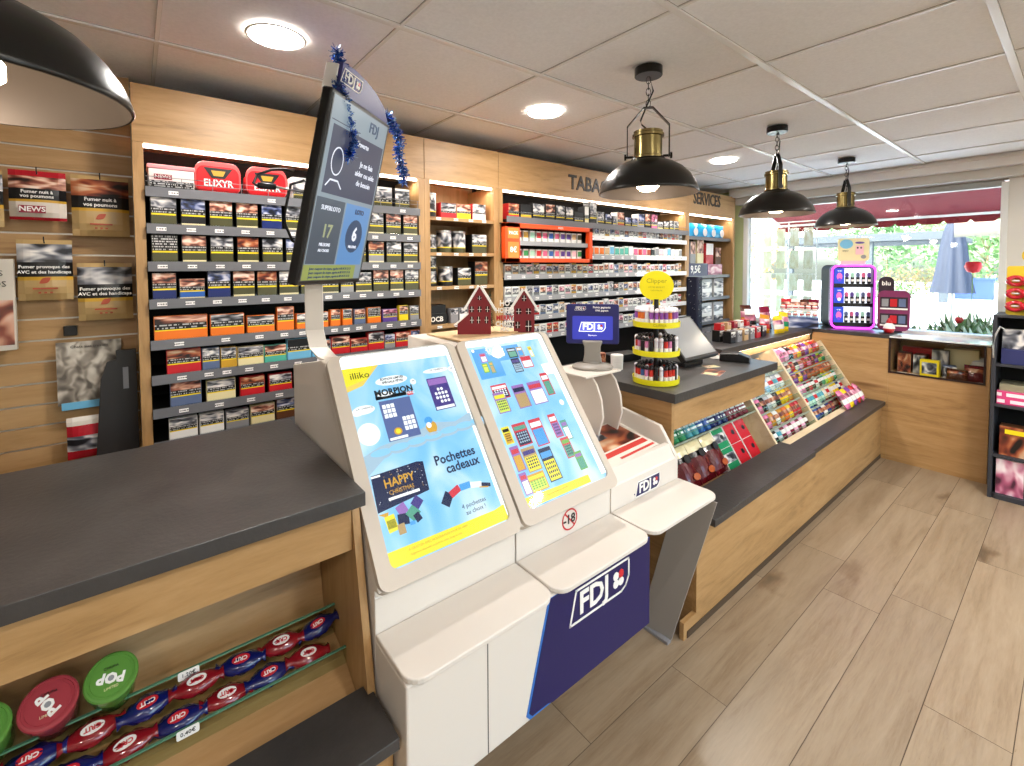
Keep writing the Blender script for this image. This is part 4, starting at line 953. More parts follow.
# ---- portrait screen on its pole
TV = thing('portrait_screen', 'tall portrait screen on a white pole with a blue arched topper', 'screen', (-1.665, .570, 1.27), 0)
tvr = (rad(13), 0, rad(130.6)); tvl = Vector((-1.670, .575, 1.855))-Vector(TV.location)
MB().box(-.200, .200, -.024, .012, -.315, .315, black).build('housing', TV, tvl, tvr, bevel=.006)
scrb = em('screen_grey', '#77868c', .85); s2 = MB().box(-.189, .189, -.0255, -.024, -.300, .303, mat('screen_bezel', '#4a4e50', .3)).build('bezel', TV, tvl, tvr)
def sq_(L, z0=-.0256, sx=.93):
    b = MB()
    for k, (m, pts) in enumerate(L):
        if len(pts) == 4 and not isinstance(pts[0], (tuple, list)): u0, v0, u1, v1 = pts; pts = [(u0, v0), (u1, v0), (u1, v1), (u0, v1)]
        b.poly([(u*sx, z0-.00015*k, v) for u, v in pts], m)
    return b
sg_ = em('screen_mist', '#7f8d96', .8); sd_ = em('screen_slate', '#3c4056', .7); sk_ = em('screen_teal_grey', '#4c5560', .7); sb2 = em('screen_blue', '#5a86b8', .8); sy_ = em('screen_olive', '#8a9450', .8); sw_ = em('screen_ink_white', '#d8dce6', .9); so_ = em('screen_dark_blue', '#3a4c68', .7)
L = [(sg_, (-.197, -.297, .197, .30)), (sy_, (-.197, -.297, .15, -.245)), (sd_, (-.175, -.005, .19, .215)), (sk_, (-.192, -.242, -.012, -.02)), (sb2, (-.002, -.242, .185, -.02)), (so_, disc(.092, -.135, .062, .062)), (sd_, (-.19, .225, .0, .228))]
for (cx, cz, r) in ((-.115, .105, .038),):
    L.append((sw_, disc(cx, cz, r, r*1.25))); L.append((sd_, disc(cx, cz, r-.005, r*1.25-.005)))
L += [(sw_, [(-.165, .02), (-.14, .045), (-.09, .045), (-.06, .02), (-.066, .018), (-.092, .039), (-.138, .039), (-.16, .017)])]
sp_ = sq_(L).build('picture', TV, tvl, tvr)
def stx(s, size, u, v, m=sw_, b_=0): return txt(s, size, m, sp_, (u*.93, -.0278, v), bold=b_, sx=.93)
for k, s in enumerate(('Je ne fais', 'aider ou aide', 'de besoin')): stx(s, .028, .085, .125-k*.034)
stx('FDJ', .05, .09, .262, so_, .001); stx('Ouverte', .026, .03, .19); stx('SUPERLOTO', .022, -.10, -.052); stx('17', .062, -.10, -.13, em('screen_olive_ink', '#9aa07a', .8), .0015)
stx('MILLIONS', .016, -.10, -.175); stx('AU CHOIX', .014, -.10, -.195); stx('LOTO', .024, .10, -.045, sd_, .001); stx('6', .07, .092, -.13, sw_, .002); stx('MILLIONS', .014, .092, -.175)
for k in range(3): stx('Jouer comporte des risques, appelez le 09 74 75 13 13', .0125, -.025, -.258-k*.014, so_)
# topper
tp = MB(); arch = [(-.15, .316), (.195, .316), (.195, .33), (.15, .368), (.08, .393), (0, .408), (-.08, .414), (-.15, .408)]
tp.prism(arch, 1, -.012, .012, mat('topper_navy', '#3a3a78', .4), None).box(-.156, -.15, .0, .045, .316, .40, white)
tpo = tp.build('topper', TV, tvl, tvr, bevel=.002); fdj(tpo, .12, (-.085, -.0125, .372), (0, 0, 0), white, True)
pl = MB(); path = [(-1.735, .492, 1.552), (-1.735, .492, 1.38), (-1.71, .497, 1.32), (-1.655, .508, 1.284), (-1.60, .516, 1.279)]
vs = []; uu = Vector((.33, .94, 0)).normalized()*.030
for k, p in enumerate(path):
    p = Vector(p); nrm_ = Vector((.9, -.3, .0)) if k < 3 else Vector((.3, -.1, .95)); nrm_.normalize()
    for a, c_ in ((-1, 0), (1, 0), (1, 1), (-1, 1)): vs.append(tuple(p+uu*a+nrm_*.012*c_))
fs = []
for k in range(len(path)-1):
    for q in range(4): fs.append([k*4+q, k*4+(q+1) % 4, k*4+4+(q+1) % 4, k*4+4+q])
fs += [[3, 2, 1, 0], [len(vs)-4, len(vs)-3, len(vs)-2, len(vs)-1]]
wb(MB().mesh(vs, fs, white_pl), 'pole', TV, bevel=.002)
wb(MB().box(-1.80, -1.755, .49, .55, 1.545, 1.80, white_pl), 'mount', TV)
cbm = mat('black_cable_rubber', '#17171a', .45)
c1 = MB().tube([(-1.64, .41, 1.92), (-1.62, .375, 1.915), (-1.62, .34, 1.91), (-1.62, .30, 1.89), (-1.62, .288, 1.862), (-1.62, .30, 1.855)], .0045, cbm, 8)
c1.tube([(-1.62, .30, 1.857), (-1.62, .35, 1.857)], .010, cbm, 10).tube([(-1.62, .35, 1.857), (-1.62, .42, 1.85), (-1.63, .44, 1.85)], .004, steel, 8)
c1.tube([(-1.635, .44, 1.89), (-1.62, .395, 1.87), (-1.62, .38, 1.80), (-1.62, .375, 1.745), (-1.62, .395, 1.69), (-1.635, .43, 1.67)], .0045, cbm, 8)
wb(c1, 'cable', TV, smooth=True)
# ---- tinsel
TPA = [tuple(Vector(p)-Vector((.016, .02, 0))) for p in [(-1.50, .535, 2.29), (-1.515, .55, 2.24), (-1.50, .535, 2.18), (-1.53, .565, 2.14), (-1.55, .585, 2.08), (-1.58, .61, 2.03), (-1.56, .59, 1.975)]]
TPB = [(-1.745, .78, 2.205), (-1.785, .825, 2.18), (-1.822, .872, 2.137), (-1.812, .86, 2.07), (-1.87, .91, 2.025), (-1.885, .92, 1.968)]
def tinsel(name, pts, label, n=1500, seed=1):
    r = random.Random(seed); b = MB(); P_ = [Vector(p) for p in pts]; mats = [mat('tinsel_blue', '#2b55c8', .2, .6), mat('tinsel_silver', '#a9c4ea', .15, .8), mat('tinsel_pale', '#4f86d8', .2, .6)]
    b.tube(pts, .0025, mats[0], 5)
    for k in range(n):
        t = r.uniform(0, len(P_)-1.001); i = int(t); p = P_[i].lerp(P_[i+1], t-i)
        d = Vector((r.gauss(0, 1), r.gauss(0, 1), r.gauss(0, 1))).normalized(); s = d.cross(Vector((r.random(), r.random(), r.random()))).normalized()*.0022
        q = p+d*r.uniform(.014, .031); b.poly([tuple(p+s), tuple(p-s), tuple(q-s*.5+Vector((0, 0, -.004))), tuple(q+s*.5)], r.choice(mats+[mats[1]]))
    o = b.build(name); tag(o, label, 'tinsel garland'); return o
tinsel('tinsel_garland', TPA, 'blue tinsel garland hanging over the near corner of the tall screen', seed=3)
tinsel('tinsel_garland', TPB, 'blue tinsel garland hanging off the far corner of the tall screen', n=1000, seed=4)
# ---- wooden village on the kiosk top
def house(x, y, z, w, h, rot, label, holes, lean=False):
    hr = mat('house_red_stain', '#7a1a24', .5); t = thing('wooden_house', label, 'christmas house', (x, y, z), rot, 'painted wooden houses on the kiosk top')
    b = MB(); b.prism([(-w/2, 0), (w/2, 0), (w/2, h*.62), (0, h), (-w/2, h*.62)], 1, 0, .012, hr)
    if lean: b.prism([(-w/2-.05, 0), (-w/2, 0), (-w/2, h*.42), (-w/2-.05, h*.22)], 1, 0, .012, hr)
    b.build('front', t)
    dk = mat('window_cut_dark', '#2a1414', .8)
    for (u, v, a, c_) in holes: MB().box(u-a/2, u+a/2, -.0012, 0, v, v+c_, dk).box(u-a/2-.002, u+a/2+.002, -.0016, -.0012, v+c_*.45, v+c_*.5, white).box(u-.001, u+.001, -.0016, -.0012, v, v+c_, white).build('window', t)
    rf = MB()
    for s in (-1, 1):
        a = Vector((0, h)); c_ = Vector((s*(w/2+.018), h*.62-.018*(h*.38)/(w/2))); d = (c_-a).normalized(); n = Vector((-d.y, d.x))*s*.010; n = n if n.y > 0 else -n
        rf.prism([tuple(a), tuple(c_), tuple(c_+n), tuple(a+n+Vector((0, .002)))], 1, -.003, .017, white)
    if lean: rf.prism([(-w/2-.062, h*.18), (-w/2, h*.42), (-w/2, h*.455), (-w/2-.068, h*.20)], 1, -.003, .017, white)
    rf.build('snowy_roof', t); return t
w1 = [(-.035, .10, .016, .026), (0, .10, .016, .026), (.035, .10, .016, .026), (-.035, .05, .014, .03), (-.005, .05, .014, .03), (.03, .05, .014, .03), (0, .155, .016, .018)]
house(-1.71, 1.195, 1.2988, .10, .215, rad(52), 'red wooden house with lean-to and snowy roof at the kiosk display top', w1, True)
w2 = [(-.025, .085, .022, .026), (.02, .085, .022, .026), (.02, .005, .026, .05), (-.03, .02, .02, .03), (0, .145, .018, .026)]
house(-1.625, 1.385, 1.2988, .095, .195, rad(52), 'red wooden house with white window bars, beside the cut letters', w2)
o = MB().box(-1.90, -1.575, 1.03, 1.44, 1.2905, 1.2985, mat('pale_plywood', '#d2b58c', .5)).build('village_base', None, bevel=.002); tag(o, 'thin pale wooden board under the red houses on the kiosk', 'board')
t = thing('letter_decoration', 'white and red cut letters standing between fir and red house', 'letter decoration', (-1.68, 1.315, 1.2988), rad(52))
MB().box(-.06, .06, -.02, .02, 0, .006, mat('pale_plywood2', '#d2b58c', .5)).build('base', t)
for s0, z_, sz, m in (('HO', .135, .036, white), ('HO HO', .102, .030, white), ('MERRY', .068, .030, brand['red']), ('CHRIST', .040, .030, white), ('MAS', .016, .026, white)): txt(s0, sz, m, t, (0, -.005, z_), bold=.001, ext=.004, sx=.85)
t = thing('fir_decoration', 'small dark green fir tree ornament between the two red houses', 'fir ornament', (-1.74, 1.275, 1.2988), 0)
MB().lathe([(.004, 0), (.004, .04)], 8, mat('fir_stem_dark', '#2c2018', .8)).build('stem', t)
b = MB(); r = random.Random(8)
for k in range(260):
    v = r.random(); a = r.uniform(0, 2*pi); z = .035+.16*v; rad_ = .032*(1-v)+.004; d = Vector((cos(a), sin(a), -.35)); p = Vector((0, 0, z)); q = p+d*rad_; s = Vector((-sin(a), cos(a), 0))*.003
    b.poly([tuple(p+s), tuple(p-s), tuple(q-s*.4), tuple(q+s*.4)], mat('fir_green', '#1f3d28', .8))
b.build('needles', t)

# ------------------------------------------------------------------ register counter and sweet displays
RC = thing('register_counter', 'long low oak counter with slate ledges and open sloping sweet bays', 'counter', (-1.5, 3.2, 0))
wb(MB().box(-2.0, -1.195, 1.945, 3.095, .955, 1.0, slate), 'worktop', RC, bevel=.002)
wb(MB().box(-1.97, -1.225, 1.965, 1.985, .46, .954, wood_x), 'side_panel', RC)
wb(MB().box(-1.245, -1.225, 1.986, 2.985, .815, .954, wood_y), 'fascia', RC)
wb(MB().box(-1.98, -1.06, 1.875, 1.893, 0, .60, wood_x), 'end_panel', RC)
wb(MB().box(-1.06, -1.04, 1.875, 4.778, .0, .4455, wood_y).box(-1.06, -1.04, 1.775, 1.875, 0, .075, wood_y), 'front_panel', RC)
wb(MB().box(-1.045, -1.037, 1.80, 4.778, 0, .03, mat('dark_skirting', '#4a3a2a', .6)), 'skirting', RC)
wb(MB().box(-1.20, -1.0, 1.955, 3.165, .446, .48, slate), 'ledge', RC, bevel=.002)
wb(MB().box(-1.145, -1.015, 3.166, 4.778, .446, .478, slate), 'ledge', RC, bevel=.002)
wb(MB().box(-1.20, -1.146, 3.166, 4.778, .446, .474, wood_pale), 'inner_rail', RC)
wb(MB().prism([(-2.05, .985), (-1.555, .985), (-1.555, 1.03), (-2.05, 1.03)], 1, 3.10, 4.777, slate), 'back_worktop', RC, bevel=.002)
wb(MB().box(-1.60, -1.575, 3.10, 4.777, .93, .985, wood_y), 'back_rail', RC)
wb(MB().box(-1.5745, -1.570, 3.11, 4.77, .979, .984, led), 'led_strip', RC)
L = bpy.data.lights.new('strip_light', 'AREA'); L.shape = 'RECTANGLE'; L.size = 1.6; L.size_y = .012; L.energy = .9; L.color = (1, .88, .72)
lo = bpy.data.objects.new('strip_light', L); COL.objects.link(lo); lo.parent = RC; lo.location = (-1.545+1.5, .75, .965); lo.rotation_euler = Euler((0, rad(35), 0)); lo.rotation_euler = (Euler((0, rad(35), 0)).to_matrix() @ Euler((0, 0, R90)).to_matrix()).to_euler()
SN = Vector((.837, 0, .547)); SU = Vector((-.547, 0, .837)); TH = rad(-33.2)
def sp(y, f, off=0): return Vector((-1.19, y, .46))+SU*(f*.621)+SN*off
def slopeprism(y0, y1, f0, f1, o0, o1, m):
    b = MB(); P_ = [sp(0, f0, o0), sp(0, f1, o0), sp(0, f1, o1), sp(0, f0, o1)]
    return b.prism([(p.x, p.z) for p in P_], 1, y0, y1, m)
wb(slopeprism(1.987, 4.775, -.15, .93, -.125, -.112, wood_y), 'sloping_back', RC)
for y0, y1, top in ((1.987, 2.005, .6), (3.095, 3.118, .93), (3.79, 3.815, .96), (4.755, 4.777, .9)):
    wb(slopeprism(y0, y1, -.02, top, -.111, .006, wood_pale), 'divider', RC)
def tier(y0, y1, f):
    wb(slopeprism(y0, y1, f-.016, f, -.111, -.002, mat('tier_grey', '#a8a49e', .5)), 'tier_shelf', RC)
    l_ = wb(slopeprism(y0, y1, f-.016, f+.045, -.0018, .002, lipglass), 'glass_lip', RC); wb(slopeprism(y0, y1, f+.045, f+.050, -.002, .0025, glass_edge), 'lip_edge', RC)
def pillow(w, h, d, mats_, key):
    """flow-wrapped bar, flat crimped ends, base centre at origin, front -Y; mats_ from the top"""
    k_ = ('pil', w, h, d, key)
    if k_ in MC: return MC[k_]
    b = MB(); n, m = 9, 9; g = {}
    def P(i, j, s):
        u, v = i/(n-1), j/(m-1); e = sin(pi*v)**.5 if 0 < v < 1 else 0; q = sin(pi*u)**.5 if 0 < u < 1 else 0
        return ((u-.5)*w*(1-.06*sin(pi*v)), -s*d*.5*e*q, v*h)
    for s in (1, -1):
        for j in range(m-1):
            mt = mats_[min(len(mats_)-1, int((1-(j+.5)/(m-1))*len(mats_)))]
            for i in range(n-1):
                q = [P(i, j, s), P(i+1, j, s), P(i+1, j+1, s), P(i, j+1, s)]; uv = [(i/(n-1), j/(m-1)), ((i+1)/(n-1), j/(m-1)), ((i+1)/(n-1), (j+1)/(m-1)), (i/(n-1), (j+1)/(m-1))]
                if s < 0: q = q[::-1]; uv = uv[::-1]
                b.poly(q, mt, uv)
    me = b.data('sweet_bar', True); MC[k_] = me; return me
wr = {k: mat('wrapper_'+k, c, .22, coat=.3) for k, c in dict(green='#1f8a5a', teal='#4a9db0', blue='#2f5fae', navy='#1a2568', crimson='#7a1430', red='#c4202c', yellow='#f0c81e', gold='#c98a22', white='#e8e6e2', silver='#b9bcc2',
    black='#1c1a1c', pink='#e07aa8', ltpink='#eab0cc', mint='#b4dccb', cream='#e8dcb0', brown='#4a2418', orange='#e8742a', purple='#7a3a98', lime='#a8c83a', choc='#5a1018', rust='#b0552c', ltblue='#9cc4e4').items()}
wr['art'] = art_pink
def lay(me, y, f, off, name, label, cat, group, rz=0, lean_=0): return put(me, name, sp(y, f, off), (TH+lean_, 0, R90+rz), label, cat, group)
# bay A
gA = 'gum tubes behind the upper glass lip'
for s in ((.40),): tier(2.006, 3.094, s)
cols = ['green']*4+['teal']*2+['blue']*2+['navy']*3+['crimson']*4
for i, c in enumerate(cols):
    me = MC.get(('gum', c))
    if not me:
        b = MB().lathe([(.024, 0), (.028, .003), (.028, .03), (.028, .095), (.028, .118), (.026, .126), (.024, .128)], 20, wr[c], mats=[wr[c], wr[c], dashes('gum_label_'+c, '#e8f2f0', {'green': '#1f8a5a', 'teal': '#4a9db0', 'blue': '#2f5fae', 'navy': '#1a2568', 'crimson': '#7a1430'}[c], 3, .42, 6), wr[c], wr['white'] if c != 'crimson' else wr[c], wr[c], wr[c]]); me = b.data('gum_tube', True); MC[('gum', c)] = me
    lay(me, 2.07+i*.0665, .405, -.028, 'gum_tube', f'{c} gum tube, {ordn(i)} along the upper lip under the till fascia', 'gum tube', gA)
gB = 'chocolate bags above the wide slate ledge'
for i, y in enumerate((2.085, 2.235, 2.385, 2.535)):
    o = put(pillow(.146, .215, .065, [wr['cream'], art_grey if False else wr['black'], wr['choc'], wr['choc'], wr['choc']], 'chocbag'), 'chocolate_bag', sp(y, .03, -.060), (TH, 0, R90+.03*(i-1.5)),
        f'dark red chocolate bag with cream top, {ORD[i]} along the wide ledge', 'chocolate bag', gB)
    MB().prism(disc(.0, .145, .026, .022), 1, -.037, -.034, brand['black']).build('round_label', o); MB().prism(disc(.015, .05, .030, .018, 9), 1, -.034, -.031, wr['rust']).build('picture', o)
for i in range(6):
    col_, row_ = i//2, i % 2; c = 'green' if col_ == 0 else 'red'; y = 2.655+col_*.135
    o = put(pack_mesh(.125, .115, .05, [(.25, wr[c]), (.45, art_grey if c == 'green' else wr['red']), (.3, wr[c])], brand['white'], 'sweet_box'), 'sweet_box', sp(y, .015+row_*.187, -.053), (TH, 0, R90),
        f'{c} sweet box, {["lower", "upper"][row_]} one in the {ORD[col_]} column by the divider', 'sweet box', 'green and red sweet boxes by the divider')
    MB().prism(disc(.02, .06, .016, .014), 1, -.002, -.0005, brand['black']).build('emblem', o)
# bay B and C
def row(bay, y0, y1, k, f, seq, w, h, d=.03, style='bar', off=-.045):
    h = round(h*1.22, 3); d *= 1.2
    tier(y0, y1, f)
    n = len(seq); p = (y1-y0-.02)/n
    for i, c in enumerate(seq):
        ms = [wr[c], wr['white'] if c not in ('white', 'silver', 'mint') else wr['red'] if c == 'white' else wr['teal'], wr[c]] if style == 'bar' else [wr[c], art_pink if style == 'mix' else art_rust, wr[c]]
        ww = min(w, p*.97); rz = random.uniform(-.09, .09) if style != 'bar' else random.uniform(-.03, .03)
        o = lay(pillow(round(ww*.9, 3), h, d, ms, (c, style)), y0+.01+p*(i+.5), f+.006, off, 'sweet_bar' if style == 'bar' else 'sweet_bag',
            f'{c} wrapped {"sweet bar" if style=="bar" else "sweet bag"}, {ordn(i)} along the {ordn(k)} tier of the {bay} bay', 'sweet bar' if style == 'bar' else 'sweet bag', f'wrapped sweets in the {bay} sloping bay', rz)
y0, y1 = 3.119, 3.789
row('middle', y0, y1, 0, .005, ['silver', 'black', 'silver', 'crimson', 'ltpink', 'crimson', 'ltpink', 'crimson', 'ltpink', 'brown'], .07, .085)
row('middle', y0, y1, 1, .165, ['ltpink', 'pink', 'gold', 'white', 'gold', 'orange', 'yellow', 'red', 'red'], .08, .088, .04, 'bag')
row('middle', y0, y1, 2, .335, ['black', 'pink', 'black', 'silver', 'white', 'black', 'yellow', 'yellow', 'gold'], .075, .09, .035, 'bag')
row('middle', y0, y1, 3, .505, ['crimson', 'black', 'white', 'silver', 'ltblue', 'white', 'silver', 'white'], .085, .09, .03)
row('middle', y0, y1, 4, .69, ['silver', 'white', 'silver', 'black', 'silver', 'white', 'silver', 'silver', 'white'], .07, .075, .03)
y0, y1 = 3.816, 4.754
row('far', y0, y1, 0, .005, ['navy', 'blue', 'navy', 'white', 'navy', 'crimson', 'brown', 'red', 'purple', 'ltblue', 'gold'], .09, .09, .05, 'bag', -.045)
row('far', y0, y1, 1, .165, ['mint', 'white', 'mint', 'mint', 'white', 'mint', 'mint', 'cream', 'white', 'cream', 'yellow', 'yellow', 'navy', 'white'], .065, .095)
row('far', y0, y1, 2, .335, ['pink', 'ltpink', 'pink', 'brown', 'red', 'brown', 'white', 'brown', 'green', 'lime', 'yellow', 'gold', 'green'], .075, .08, .035)
row('far', y0, y1, 3, .475, ['red', 'purple', 'yellow', 'purple', 'rust', 'rust', 'rust', 'orange', 'rust', 'rust'], .10, .085, .05, 'bag', -.045)
row('far', y0, y1, 4, .615, ['red', 'white', 'red', 'white', 'ltpink', 'red', 'pink', 'crimson', 'purple', 'lime', 'green'], .09, .085, .05, 'bag', -.045)
row('far', y0, y1, 5, .765, ['ltpink', 'pink', 'ltpink', 'black', 'orange', 'yellow', 'crimson', 'purple', 'gold', 'red', 'rust'], .09, .095, .055, 'mix', -.04)
# long clear tube of sweets leaning on the far ledge
for i, (c, yy) in enumerate((('pink', 4.30), ('yellow', 4.395), ('purple', 4.49), ('red', 4.585), ('pink', 4.68))):
    o = put(pillow(.088, .15, .055, [wr[c], art_pink, wr['white'], wr[c]], ('bigbag', c)), 'sweet_bag', (-1.135, yy, .4785+.005), (rad(-35), 0, R90+.05*i), f'large {c} sweet bag leaning on the narrow ledge, {ORD[i]} of the five', 'sweet bag', 'large sweet bags leaning on the narrow ledge')

# ---- on the till worktop
LR = thing('lighter_stand', 'round three tier yellow lighter stand with a yellow disc sign', 'display stand', (-1.40, 2.095, 1.0004))
for k, z in enumerate((0, .145, .29)):
    r0 = .111
    MB().lathe([(r0, z), (r0+.006, z+.002), (r0+.008, z+.03), (r0+.006, z+.03), (r0, z+.006), (.02, z+.006)], 40, mat('stand_yellow', '#e9df1c', .35), capt=False).build('tier', LR, smooth=True, auto=40)
MB().lathe([(.012, 0), (.012, .43)], 12, black).build('post', LR)
sg2 = MB().prism([(.085*cos(t*pi/20), .50+.078*sin(t*pi/20)) for t in range(40)], 1, -.002, .002, yellow).prism([(-.02, .40), (.02, .40), (.012, .43), (-.012, .43)], 1, -.002, .002, yellow).build('disc_sign', LR, rot=(0, 0, rad(35)))
ol = mat('olive_ink', '#a8a020', .5); txt('Clipper', .034, ol, sg2, (0, -.0028, .525)); txt('VOTRE BRIQUET', .011, ol, sg2, (0, -.0028, .492)); txt('À RECHARGER', .009, ol, sg2, (0, -.0028, .475))
txt('CLIPPER', .018, ol, LR, (.082, -.092, .307), (R90, 0, rad(38)))
lw = dict(pur=('#8a4aa0', '#e8e0e8'), wht=('#d8d4dc', '#e8e0e8'), blk=('#1c1a20', '#1c1a20'), red=('#c43024', '#1c1a20'), pnk=('#c87aa8', '#1c1a20'), blu=('#3a5a90', '#1c1a20'), ora=('#d8702a', '#e8e0e8'))
def lighter(c):
    k_ = ('lighter', c)
    if k_ not in MC:
        a, t_ = lw[c]; bm = mat('lighter_body_'+c, a, .3); tm_ = mat('lighter_top_'+t_[1:], t_, .3)
        MC[k_] = MB().lathe([(.0098, 0), (.0098, .018), (.0098, .040), (.0098, .066), (.009, .073), (.0102, .074), (.0102, .084), (.0045, .092)], 10, bm, mats=[bm, white if c != 'blk' else bm, bm, bm, steel, tm_, tm_, tm_]).data('lighter', True)
    return MC[k_]
seqs = [['red', 'red', 'pnk', 'wht', 'blu', 'blk', 'red'], ['blk', 'red', 'pnk', 'wht', 'blk', 'wht', 'pnk'], ['pur', 'pur', 'wht', 'pur', 'ora', 'pur', 'ora']]
for k, z in enumerate((.0065, .1515, .2965)):
    for ring_, (rr_, n) in enumerate(((.099, 26), (.073, 18))):
        for i in range(n):
            a = 2*pi*i/n+.13*ring_
            put(lighter(seqs[k][(i*5+ring_) % 7]), 'lighter', (-1.40+rr_*cos(a), 2.095+rr_*sin(a), 1.0+z), 0,
                f'small lighter standing in the {["outer", "inner"][ring_]} ring on the {["bottom", "middle", "top"][k]} tier', 'lighter', f'lighters of the {["outer", "inner"][ring_]} ring, {["bottom", "middle", "top"][k]} tier')
MN = thing('till_monitor', 'grey tilted till monitor with black bezel on the slate worktop', 'monitor', (-1.53, 2.60, 1.0004), rad(90))
mm_ = MB(); mm_.box(-.19, .19, -.02, .012, 0, .30, black); mm_.build('housing', MN, (0, -.10, .046), (rad(-42), 0, 0), bevel=.005)
MB().box(-.172, .172, -.0215, -.02, .02, .285, mat('dull_screen_grey', '#8f9092', .2)).build('screen', MN, (0, -.10, .046), (rad(-42), 0, 0))
MB().box(-.10, .10, -.06, .12, 0, .03, black).build('base', MN, bevel=.006)
CRD = thing('card_terminal', 'black card terminal block near the till worktop corner', 'card terminal', (-1.39, 2.93, 1.0), rad(20))
MB().prism([(-.08, 0), (.09, 0), (.09, .035), (.03, .055), (-.08, .045)], 1, -.045, .045, black).build('body', CRD, bevel=.005)
MB().box(-.07, .02, -.035, .035, .047, .05, mat('keypad_grey', '#55565a', .4)).build('keypad', CRD, rot=(0, rad(-4), 0))
for i, (x, y, rz, w, h, m, la) in enumerate(((-1.31, 2.52, .25, .10, .16, [art_rust, brand['cream']], 'open leaflet with yellow print in front of the till monitor'), (-1.40, 2.66, -.4, .06, .09, [brand['cream'], art_skin], 'small cream leaflet behind the open leaflet'), (-1.62, 3.00, .3, .18, .14, [art_skin, brand['white']], 'loose orange and white papers between monitor and card terminal'), (-1.50, 2.98, -.5, .10, .18, [brand['white'], brand['white']], 'white receipt sheet beside the card terminal'))):
    b = MB(); b.box(-w/2, w/2, -h/2, h/2, 0, .0012, brand['white'], top=m[0]); b.box(-w*.4, w*.3, -h*.45, -h*.1, .0012, .0016, m[1])
    o = b.build('leaflet', None, (x, y, 1.0003+.0018*(i == 3)), (0, 0, rz)); tag(o, la, 'leaflet')
o = MB().lathe([(.035, 0), (.037, .08), (.036, .085)], 24, brand['white']).build('paper_cup', None, (-1.72, 2.18, 1.0)); tag(o, 'white cup on the till worktop behind the navy display', 'cup')
for i, (x, y, h, m, la) in enumerate(((-1.80, 2.05, .09, art_skin, 'small printed pot between navy display and white cup'), (-1.86, 2.2, .07, art_rust, 'low brown pot behind the white cup'))):
    o = MB().lathe([(.03, 0), (.032, h), (.028, h+.004)], 20, m).build('printed_pot', None, (x, y, 1.0)); tag(o, la, 'pot')
o = MB().box(-.12, .12, -.06, .06, 0, .05, black).build('receipt_printer', None, (-1.86, 2.40, 1.0), (0, 0, rad(80)), bevel=.008); tag(o, 'low black box between lighter stand and tilted till monitor', 'printer')
t = thing('fir_bottle', 'small green fir tree ornament behind the till monitor', 'fir ornament', (-1.93, 3.02, 1.0))
MB().lathe([(.012, 0), (.012, .05)], 10, brand['brown']).build('stem', t)
b = MB(); r = random.Random(18)
for k in range(300):
    v = r.random(); a = r.uniform(0, 2*pi); z = .04+.22*v; rad_ = .055*(1-v)+.006; d = Vector((cos(a), sin(a), -.3)); p = Vector((0, 0, z)); q = p+d*rad_; s = Vector((-sin(a), cos(a), 0))*.005
    b.poly([tuple(p+s), tuple(p-s), tuple(q-s*.4), tuple(q+s*.4)], mat('fir_mid_green', '#2f6b3a', .7))
b.build('needles', t); MB().lathe([(.006, .262), (.012, .272), (.003, .285)], 8, red).build('top', t)

# ---- on the back worktop
gC = 'small tins in rows on the back worktop'
for i in range(12):
    y = 3.42+.085*(i % 6)*1.25; x = -1.63-.085*(i//6); c = ['black', 'grey', 'tan', 'grey', 'red', 'black', 'black', 'tan', 'brown', 'black', 'grey', 'black'][i]
    put(pack_mesh(.072, .085, .06, [(.15, brand['white']), (.35, art_grey), (.5, brand[c])], brand[c], 'small_tin'), 'small_tin', (x, y, 1.0303), R90, f'{c} small tin, {ORD[i % 6]} along the {["front", "rear"][i//6]} row on the back worktop', 'tin', gC)
for i in range(5):
    put(pack_mesh(.06, .05, .055, [(.4, art_skin), (.6, brand[['red', 'tan', 'crimson', 'white', 'red'][i]])], brand[['red', 'tan', 'crimson', 'white', 'red'][i]], 'small_box'), 'small_box', (-1.72, 3.44+.105*i, 1.116), R90, f'little box, {ORD[i]} of five stacked on the rear tins', 'box', 'little boxes stacked on the rear tins')
for i, (x, y, w, h, c1, c2) in enumerate(((-1.70, 4.12, .12, .16, 'gold', 'red'), (-1.62, 4.22, .12, .15, 'yellow', 'white'), (-1.64, 4.36, .12, .17, 'yellow', 'green'), (-1.80, 4.10, .13, .2, 'white', 'black'), (-1.90, 4.25, .14, .22, 'brown', 'gold'), (-1.78, 4.36, .13, .21, 'crimson', 'white'), (-1.84, 4.48, .1, .18, 'red', 'gold'))):
    o = put(pillow(w, h, .06, [wr[c1], art_pink, wr[c2], wr[c1]], ('wb', c1, c2)), 'sweet_bag', (x, y, 1.0305), (rad(-8), rad(random.uniform(-8, 8)), R90-.3), f'upright {c1} and {c2} sweet bag on the back worktop before the egg trays', 'sweet bag', 'upright sweet bags on the back worktop')
ET = thing('egg_tray', 'blue and white tray stand holding two tiers of wrapped eggs', 'tray stand', (-1.68, 4.80, 1.0303), rad(18))
MB().box(-.155, .155, -.09, .09, 0, .10, brand['slateblue'], front=art_blue).build('base', ET, bevel=.003)
MB().box(-.15, .15, -.085, .09, .155, .163, brand['white']).build('tray', ET)
i = 0
for k, z in enumerate((.1005, .1635)):
    for q in range(6):
        o = MC.get('egg') or MB().lathe([(.002, 0), (.014, .004), (.0215, .018), (.022, .028), (.016, .043), (.002, .05)], 16, white, mats=[white, white, wr['red'], wr['white'], wr['orange'], white]).data('wrapped_egg', True); MC['egg'] = o
        p = Matrix.Rotation(rad(18), 4, 'Z') @ Vector((-.125+q*.05, -.06, 0)); put(o, 'wrapped_egg', (-1.68+p.x, 4.80+p.y, 1.0305+z), 0, f'red and white wrapped egg, {ORD[q]} along the {["lower", "upper"][k]} tier of eggs', 'egg', 'wrapped eggs on the tray stand')
